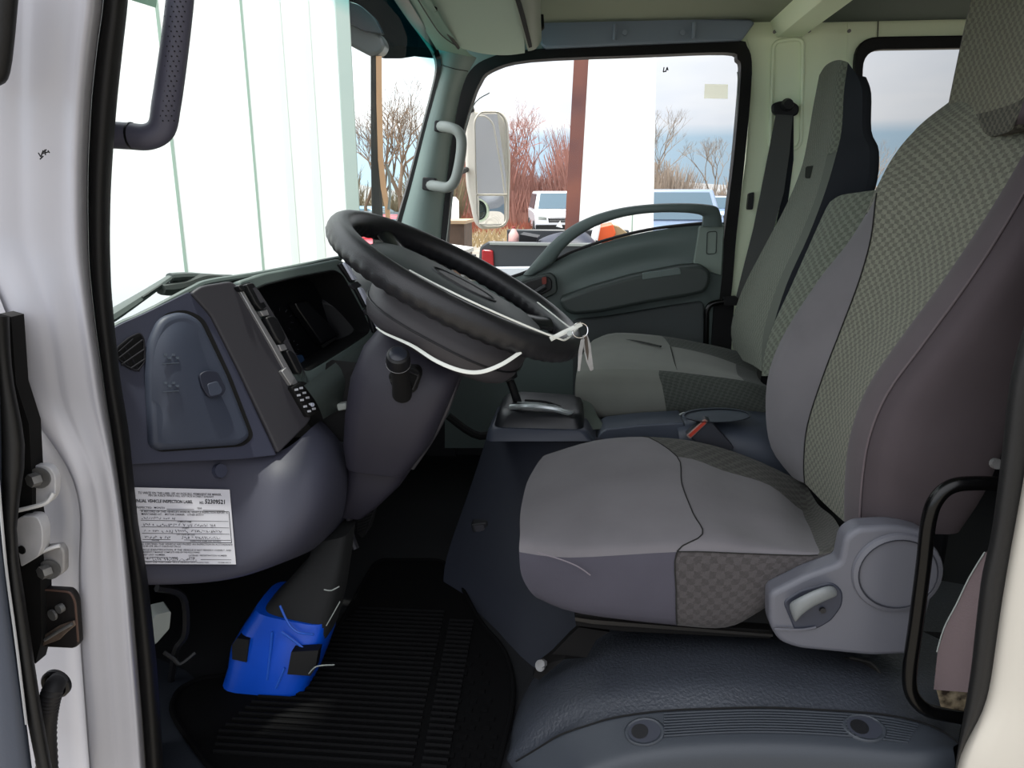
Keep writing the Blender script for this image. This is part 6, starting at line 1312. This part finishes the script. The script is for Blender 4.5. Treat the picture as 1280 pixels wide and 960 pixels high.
# ---------------- bare trees and brush
def bare_tree(label, base, h, seed, col, spread=.55, group='bare winter trees'):
    rt = root('bare_tree', base, label, 'tree', group)
    rr = random.Random(seed); tb, br = NB(), NB()
    def grow(b, p, d, l, r, dep):
        q = p+d*l
        mid = p.lerp(q, .5)+V((rr.uniform(-1, 1), rr.uniform(-1, 1), 0))*l*.06
        add_tube(b, [p, mid, q], [r, r*.85, r*.68], 5 if dep < 2 else 3, 1, cap=False)
        if dep >= 6 or r < .004: return
        for k in range(2 if rr.random() < .45 else 3):
            ax = V((rr.uniform(-1, 1), rr.uniform(-1, 1), rr.uniform(-.25, .6)))
            nd_2 = (d+ax.normalized()*rr.uniform(spread*.7, spread*1.3)).normalized()
            grow(br, q if k else q, nd_2, l*rr.uniform(.62, .85), r*rr.uniform(.5, .68), dep+1)
    grow(tb, V(base), V((rr.uniform(-.08, .08), 0, 1)).normalized(), h*.26, h*.018, 0)
    mt2 = M('bark_%d_%d_%d' % col, col, .9)
    link('trunk', tb, mt2, rt); link('branches', br, mt2, rt)
    return rt
tl = [(500, 24, 6.2, 11, 'tall bare branching tree right of the tan edged pillar, seen through the windshield'), (455, 26, 4.8, 5, 'bare tree between the white box truck and the tan edged pillar'), (524, 27, 5.0, 8, 'bare tree just inside the far windshield pillar'), (480, 30, 5.6, 21, 'bare tree behind the tan edged pillar'), (1100, 40, 4.6, 31, 'bare tree in the rear side window between the seats'), (1084, 44, 3.6, 33, 'small bare tree at the left corner of the rear side window'), (892, 42, 5.2, 41, 'grey bare tree above the cars near the rear edge of the far door window'), (826, 40, 6.2, 43, 'grey bare tree at the right edge of the white trailer'), (668, 40, 7.4, 47, 'reddish bare tree left of the steel post'), (644, 36, 6.8, 49, 'reddish bare tree beside the far door mirror')]
for px, Y, h, sd_, lb in tl: bare_tree(lb, gz(px, Y), h, sd_, (112, 92, 76) if px < 560 else ((150, 104, 92) if px < 720 else (128, 118, 108)), group=None)
def brush(name, label, px0, px1, Y, h, n, col, seed, dY=4, lean=.35, w=.02):
    rr = random.Random(seed); bm = NB()
    x0, x1 = gz(px0, Y).x, gz(px1, Y).x
    for i in range(n):
        p = V((rr.uniform(x0, x1), Y+rr.uniform(0, dY), 0)); hh = h*rr.uniform(.45, 1.0)*(.75+.25*math.sin(p.x*1.3+seed))
        d = V((rr.uniform(-lean, lean), rr.uniform(-.2, .2), 1)); q = p+d*hh
        s = V((w*rr.uniform(.6, 1.6), 0, 0))
        v = [bm.verts.new(p-s), bm.verts.new(p+s), bm.verts.new(q+s*.2), bm.verts.new(q-s*.2)]; bm.faces.new(v)
        for k in range(3):
            m0 = p.lerp(q, rr.uniform(.3, .9)); e = m0+V((rr.uniform(-.5, .5), 0, rr.uniform(.2, .7)))*hh*.3
            v = [bm.verts.new(m0-s*.5), bm.verts.new(m0+s*.5), bm.verts.new(e)]; bm.faces.new(v)
    o = link(name, bm, M('brush_%d_%d_%d' % col, col, .95, 0, 1, .25, .8)); return tag(o, label, 'brush', kind='stuff')
brush('brush_thicket', 'rust red brush thicket left of the steel post', 560, 735, 36, 5.0, 2200, (158, 112, 100), 2, w=.035)
brush('brush_thicket', 'grey brown brush thicket right of the white trailer', 815, 960, 38, 3.4, 1500, (150, 134, 118), 3, w=.03)
brush('brush_thicket', 'pale brush line beneath the trees in the rear side window', 1040, 1230, 46, 1.9, 300, (120, 118, 118), 5)
brush('brush_thicket', 'dull brown brush thicket beneath the trees seen through the windshield', 380, 560, 30, 3.0, 1500, (120, 108, 84), 4, w=.03)
brush('low_weeds', 'low red brown weeds in front of the rust red thicket', 560, 720, 30, 1.1, 520, (150, 84, 66), 9, 5, .6)
brush('leaf_litter', 'pale brown leaf litter under the far door mirror', 545, 690, 24, .55, 420, (168, 146, 108), 12, 5, .9)
# exterior mirror of the passenger door
em = root('door_mirror', P(605, 250, 2.8), 'white framed exterior mirror with flat and convex glass outside the far door', 'mirror')
m_mh = M('mirror_housing', (206, 200, 188), .45)
bm = NB(); add_poly(bm, [P(x, y, 2.74) for x, y in rnd([(580, 150, 10), (590, 137, 8), (626, 137, 10), (633, 150, 8), (636, 200, 6), (634, 276, 8), (628, 285, 6), (600, 287, 8), (592, 278, 8), (582, 232, 8)], 8, 5)], (.0, .07, 0)); hsg = link('mirror_housing', bm, m_mh, em, bev=.012, seg=3)
m_mir = M('mirror_glass', (235, 238, 240), .02, metal=1.0)
mn = V((-.05, -.05, 0))
bm = NB(); add_poly(bm, [P(x, y, 2.62+(x-594)*.0029+(242-y)*.0004) for x, y in rnd([(594, 144, 5), (624, 142, 6), (630, 152, 5), (633, 242, 2), (597, 242, 2), (593, 160, 5)], 5)], (0, .008, 0)); link('flat_mirror', bm, M('flat_mirror_white', (255, 255, 255), .08, metal=.85), em)
cx_, cy_ = 615, 263
bm = NB(); rows = []
for j in range(7):
    y = 245+j*5.8; rows.append([P(599+i*5.2+(-.8 if j == 0 else 0), y, 2.615+i*.0155-j*.001-.012*(1-((i-3)/3)**2)*(1-((j-3)/3)**2)-.001) for i in range(7)])
add_grid(bm, rows); link('convex_mirror', bm, m_mir, em, sub=1)
bm = NB(); add_tube(bm, [P(595, 243.5, 2.612), P(634, 243.5, 2.725)], .003, 6, 1); lp = rnd([(593, 150, 8), (600, 140, 8), (624, 140, 8), (632, 150, 6), (634, 215, 6), (633, 277, 8), (626, 283, 6), (602, 284, 8), (596, 270, 8), (594, 200, 6)], 6, 4); add_tube(bm, [P(x, y, 2.612+(x-594)*.0029) for x, y in lp+[lp[0]]], .0032, 6, 1); link('mirror_frame', bm, m_mh, em)
bm = NB(); add_tube(bm, [P(590, 140, 2.76), P(584, 120, 2.68), P(580, 100, 2.6)], .012, 8, 4); add_tube(bm, [P(583, 212, 2.74), P(576, 215, 2.66), P(568, 218, 2.55)], .010, 8, 4); link('mirror_arm', bm, m_dk, em)
# windshield wiper
wp = root('windshield_wiper', V((WX(1.3, 1.66)-.03, 1.15, 1.66)), 'grey windshield wiper resting along the bottom of the windshield', 'wiper')
def wxp(px, py, off=.012):   # point just outside the windshield glass
    d = ray(px, py); best = None
    lo_t, hi_t = .5, 3.0
    for k in range(60):
        t = (lo_t+hi_t)/2; p = CAM+d*t
        if p.x > WX(p.y, p.z)-off: lo_t = t
        else: hi_t = t
    return CAM+d*lo_t
bm = NB(); add_tube(bm, [wxp(x, y, .03) for x, y in ((128, 402), (150, 388), (178, 370), (205, 352), (212, 347))], [.016, .015, .012, .009, .008], 8, 4, flat=.6); link('wiper_arm', bm, M('wiper_grey', (70, 78, 76), .6), wp)
bm = NB(); add_tube(bm, [wxp(x, y, .03) for x, y in ((212, 347), (235, 345.5), (262, 347), (290, 345))], [.009, .0085, .008, .003], 8, 4); link('blade_spine', bm, MATS['wiper_grey'], wp)
bm = NB(); add_tube(bm, [wxp(x, y, .02) for x, y in ((201, 362), (215, 361), (232, 357), (255, 350), (285, 347))], [.010, .013, .011, .013, .004], 8, 5); add_tube(bm, [wxp(178, 372, .02), wxp(202, 356, .02)], .0025, 6, 1); link('blade_rubber', bm, M('wiper_dark', (46, 52, 50), .7), wp)
# ================================================================== sky, sun, camera
w = bpy.data.worlds.new('overcast_sky'); bpy.context.scene.world = w; w.use_nodes = True
nt = w.node_tree; bg = nt.nodes['Background']
tc = nd(nt, 'ShaderNodeTexCoord'); sp = nd(nt, 'ShaderNodeSeparateXYZ'); nt.links.new(tc.outputs['Generated'], sp.inputs[0])
mp = nd(nt, 'ShaderNodeMapping'); mp.inputs['Scale'].default_value = (2.0, 2.0, 9.0); nt.links.new(tc.outputs['Generated'], mp.inputs['Vector'])
no = nd(nt, 'ShaderNodeTexNoise', Scale=1.6, Detail=6.0, Roughness=0.55); nt.links.new(mp.outputs[0], no.inputs['Vector'])
mr = nd(nt, 'ShaderNodeMapRange'); mr.inputs[1].default_value = 0.42; mr.inputs[2].default_value = 0.68; nt.links.new(no.outputs[0], mr.inputs[0])
cl = nd(nt, 'ShaderNodeMix', data_type='RGBA'); cl.inputs[6].default_value = (0.92, 0.93, 0.97, 1); cl.inputs[7].default_value = (0.78, 0.82, 0.90, 1)
nt.links.new(mr.outputs[0], cl.inputs[0])
lo = nd(nt, 'ShaderNodeMapRange'); lo.inputs[1].default_value = 0.062; lo.inputs[2].default_value = 0.078; nt.links.new(sp.outputs[2], lo.inputs[0])
bl_ = nd(nt, 'ShaderNodeMix', data_type='RGBA'); bl_.inputs[6].default_value = (0.50, 0.66, 0.80, 1)
nt.links.new(lo.outputs[0], bl_.inputs[0]); nt.links.new(cl.outputs[2], bl_.inputs[7])
# brighter toward the hidden sun (front left of the truck)
dt = nd(nt, 'ShaderNodeVectorMath', operation='DOT_PRODUCT'); nt.links.new(tc.outputs['Generated'], dt.inputs[0]); dt.inputs[1].default_value = V((-0.8, -0.3, 0.5)).normalized()
gr = nd(nt, 'ShaderNodeMapRange'); gr.inputs[1].default_value = -0.65; gr.inputs[2].default_value = 1.0; gr.inputs[3].default_value = 0.33; gr.inputs[4].default_value = 3.2
nt.links.new(dt.outputs['Value'], gr.inputs[0]); nt.links.new(bl_.outputs[2], bg.inputs['Color']); nt.links.new(gr.outputs[0], bg.inputs['Strength'])
sd = bpy.data.lights.new('sun', 'SUN'); sd.energy = 5.0; sd.angle = math.radians(3); sd.color = (1, .95, .86)
so = bpy.data.objects.new('sun', sd); COL.objects.link(so)
SUN = V((-0.10, -0.04, 0.99)).normalized()
so.rotation_euler = (-SUN).to_track_quat('-Z', 'Y').to_euler(); so.location = (0, 0, 8)
cd = bpy.data.cameras.new('camera'); cam = bpy.data.objects.new('camera', cd); COL.objects.link(cam)
cd.sensor_width = 36; cd.sensor_fit = 'HORIZONTAL'; cd.lens = FPX/1280*36; cd.clip_start = 0.02; cd.clip_end = 500
mt = Matrix.Identity(4)
for i in range(3): mt[i][0] = CR[i]; mt[i][1] = CU[i]; mt[i][2] = -CF[i]; mt[i][3] = CAM[i]
cam.matrix_world = mt
sc = bpy.context.scene; sc.camera = cam
sc.view_settings.view_transform = 'Standard'; sc.view_settings.look = 'None'; sc.view_settings.exposure = 0.3
sc.cycles.max_bounces = 8; sc.cycles.transparent_max_bounces = 16; sc.cycles.use_denoising = True

# calibrate the cab materials to the light of the open door and windows
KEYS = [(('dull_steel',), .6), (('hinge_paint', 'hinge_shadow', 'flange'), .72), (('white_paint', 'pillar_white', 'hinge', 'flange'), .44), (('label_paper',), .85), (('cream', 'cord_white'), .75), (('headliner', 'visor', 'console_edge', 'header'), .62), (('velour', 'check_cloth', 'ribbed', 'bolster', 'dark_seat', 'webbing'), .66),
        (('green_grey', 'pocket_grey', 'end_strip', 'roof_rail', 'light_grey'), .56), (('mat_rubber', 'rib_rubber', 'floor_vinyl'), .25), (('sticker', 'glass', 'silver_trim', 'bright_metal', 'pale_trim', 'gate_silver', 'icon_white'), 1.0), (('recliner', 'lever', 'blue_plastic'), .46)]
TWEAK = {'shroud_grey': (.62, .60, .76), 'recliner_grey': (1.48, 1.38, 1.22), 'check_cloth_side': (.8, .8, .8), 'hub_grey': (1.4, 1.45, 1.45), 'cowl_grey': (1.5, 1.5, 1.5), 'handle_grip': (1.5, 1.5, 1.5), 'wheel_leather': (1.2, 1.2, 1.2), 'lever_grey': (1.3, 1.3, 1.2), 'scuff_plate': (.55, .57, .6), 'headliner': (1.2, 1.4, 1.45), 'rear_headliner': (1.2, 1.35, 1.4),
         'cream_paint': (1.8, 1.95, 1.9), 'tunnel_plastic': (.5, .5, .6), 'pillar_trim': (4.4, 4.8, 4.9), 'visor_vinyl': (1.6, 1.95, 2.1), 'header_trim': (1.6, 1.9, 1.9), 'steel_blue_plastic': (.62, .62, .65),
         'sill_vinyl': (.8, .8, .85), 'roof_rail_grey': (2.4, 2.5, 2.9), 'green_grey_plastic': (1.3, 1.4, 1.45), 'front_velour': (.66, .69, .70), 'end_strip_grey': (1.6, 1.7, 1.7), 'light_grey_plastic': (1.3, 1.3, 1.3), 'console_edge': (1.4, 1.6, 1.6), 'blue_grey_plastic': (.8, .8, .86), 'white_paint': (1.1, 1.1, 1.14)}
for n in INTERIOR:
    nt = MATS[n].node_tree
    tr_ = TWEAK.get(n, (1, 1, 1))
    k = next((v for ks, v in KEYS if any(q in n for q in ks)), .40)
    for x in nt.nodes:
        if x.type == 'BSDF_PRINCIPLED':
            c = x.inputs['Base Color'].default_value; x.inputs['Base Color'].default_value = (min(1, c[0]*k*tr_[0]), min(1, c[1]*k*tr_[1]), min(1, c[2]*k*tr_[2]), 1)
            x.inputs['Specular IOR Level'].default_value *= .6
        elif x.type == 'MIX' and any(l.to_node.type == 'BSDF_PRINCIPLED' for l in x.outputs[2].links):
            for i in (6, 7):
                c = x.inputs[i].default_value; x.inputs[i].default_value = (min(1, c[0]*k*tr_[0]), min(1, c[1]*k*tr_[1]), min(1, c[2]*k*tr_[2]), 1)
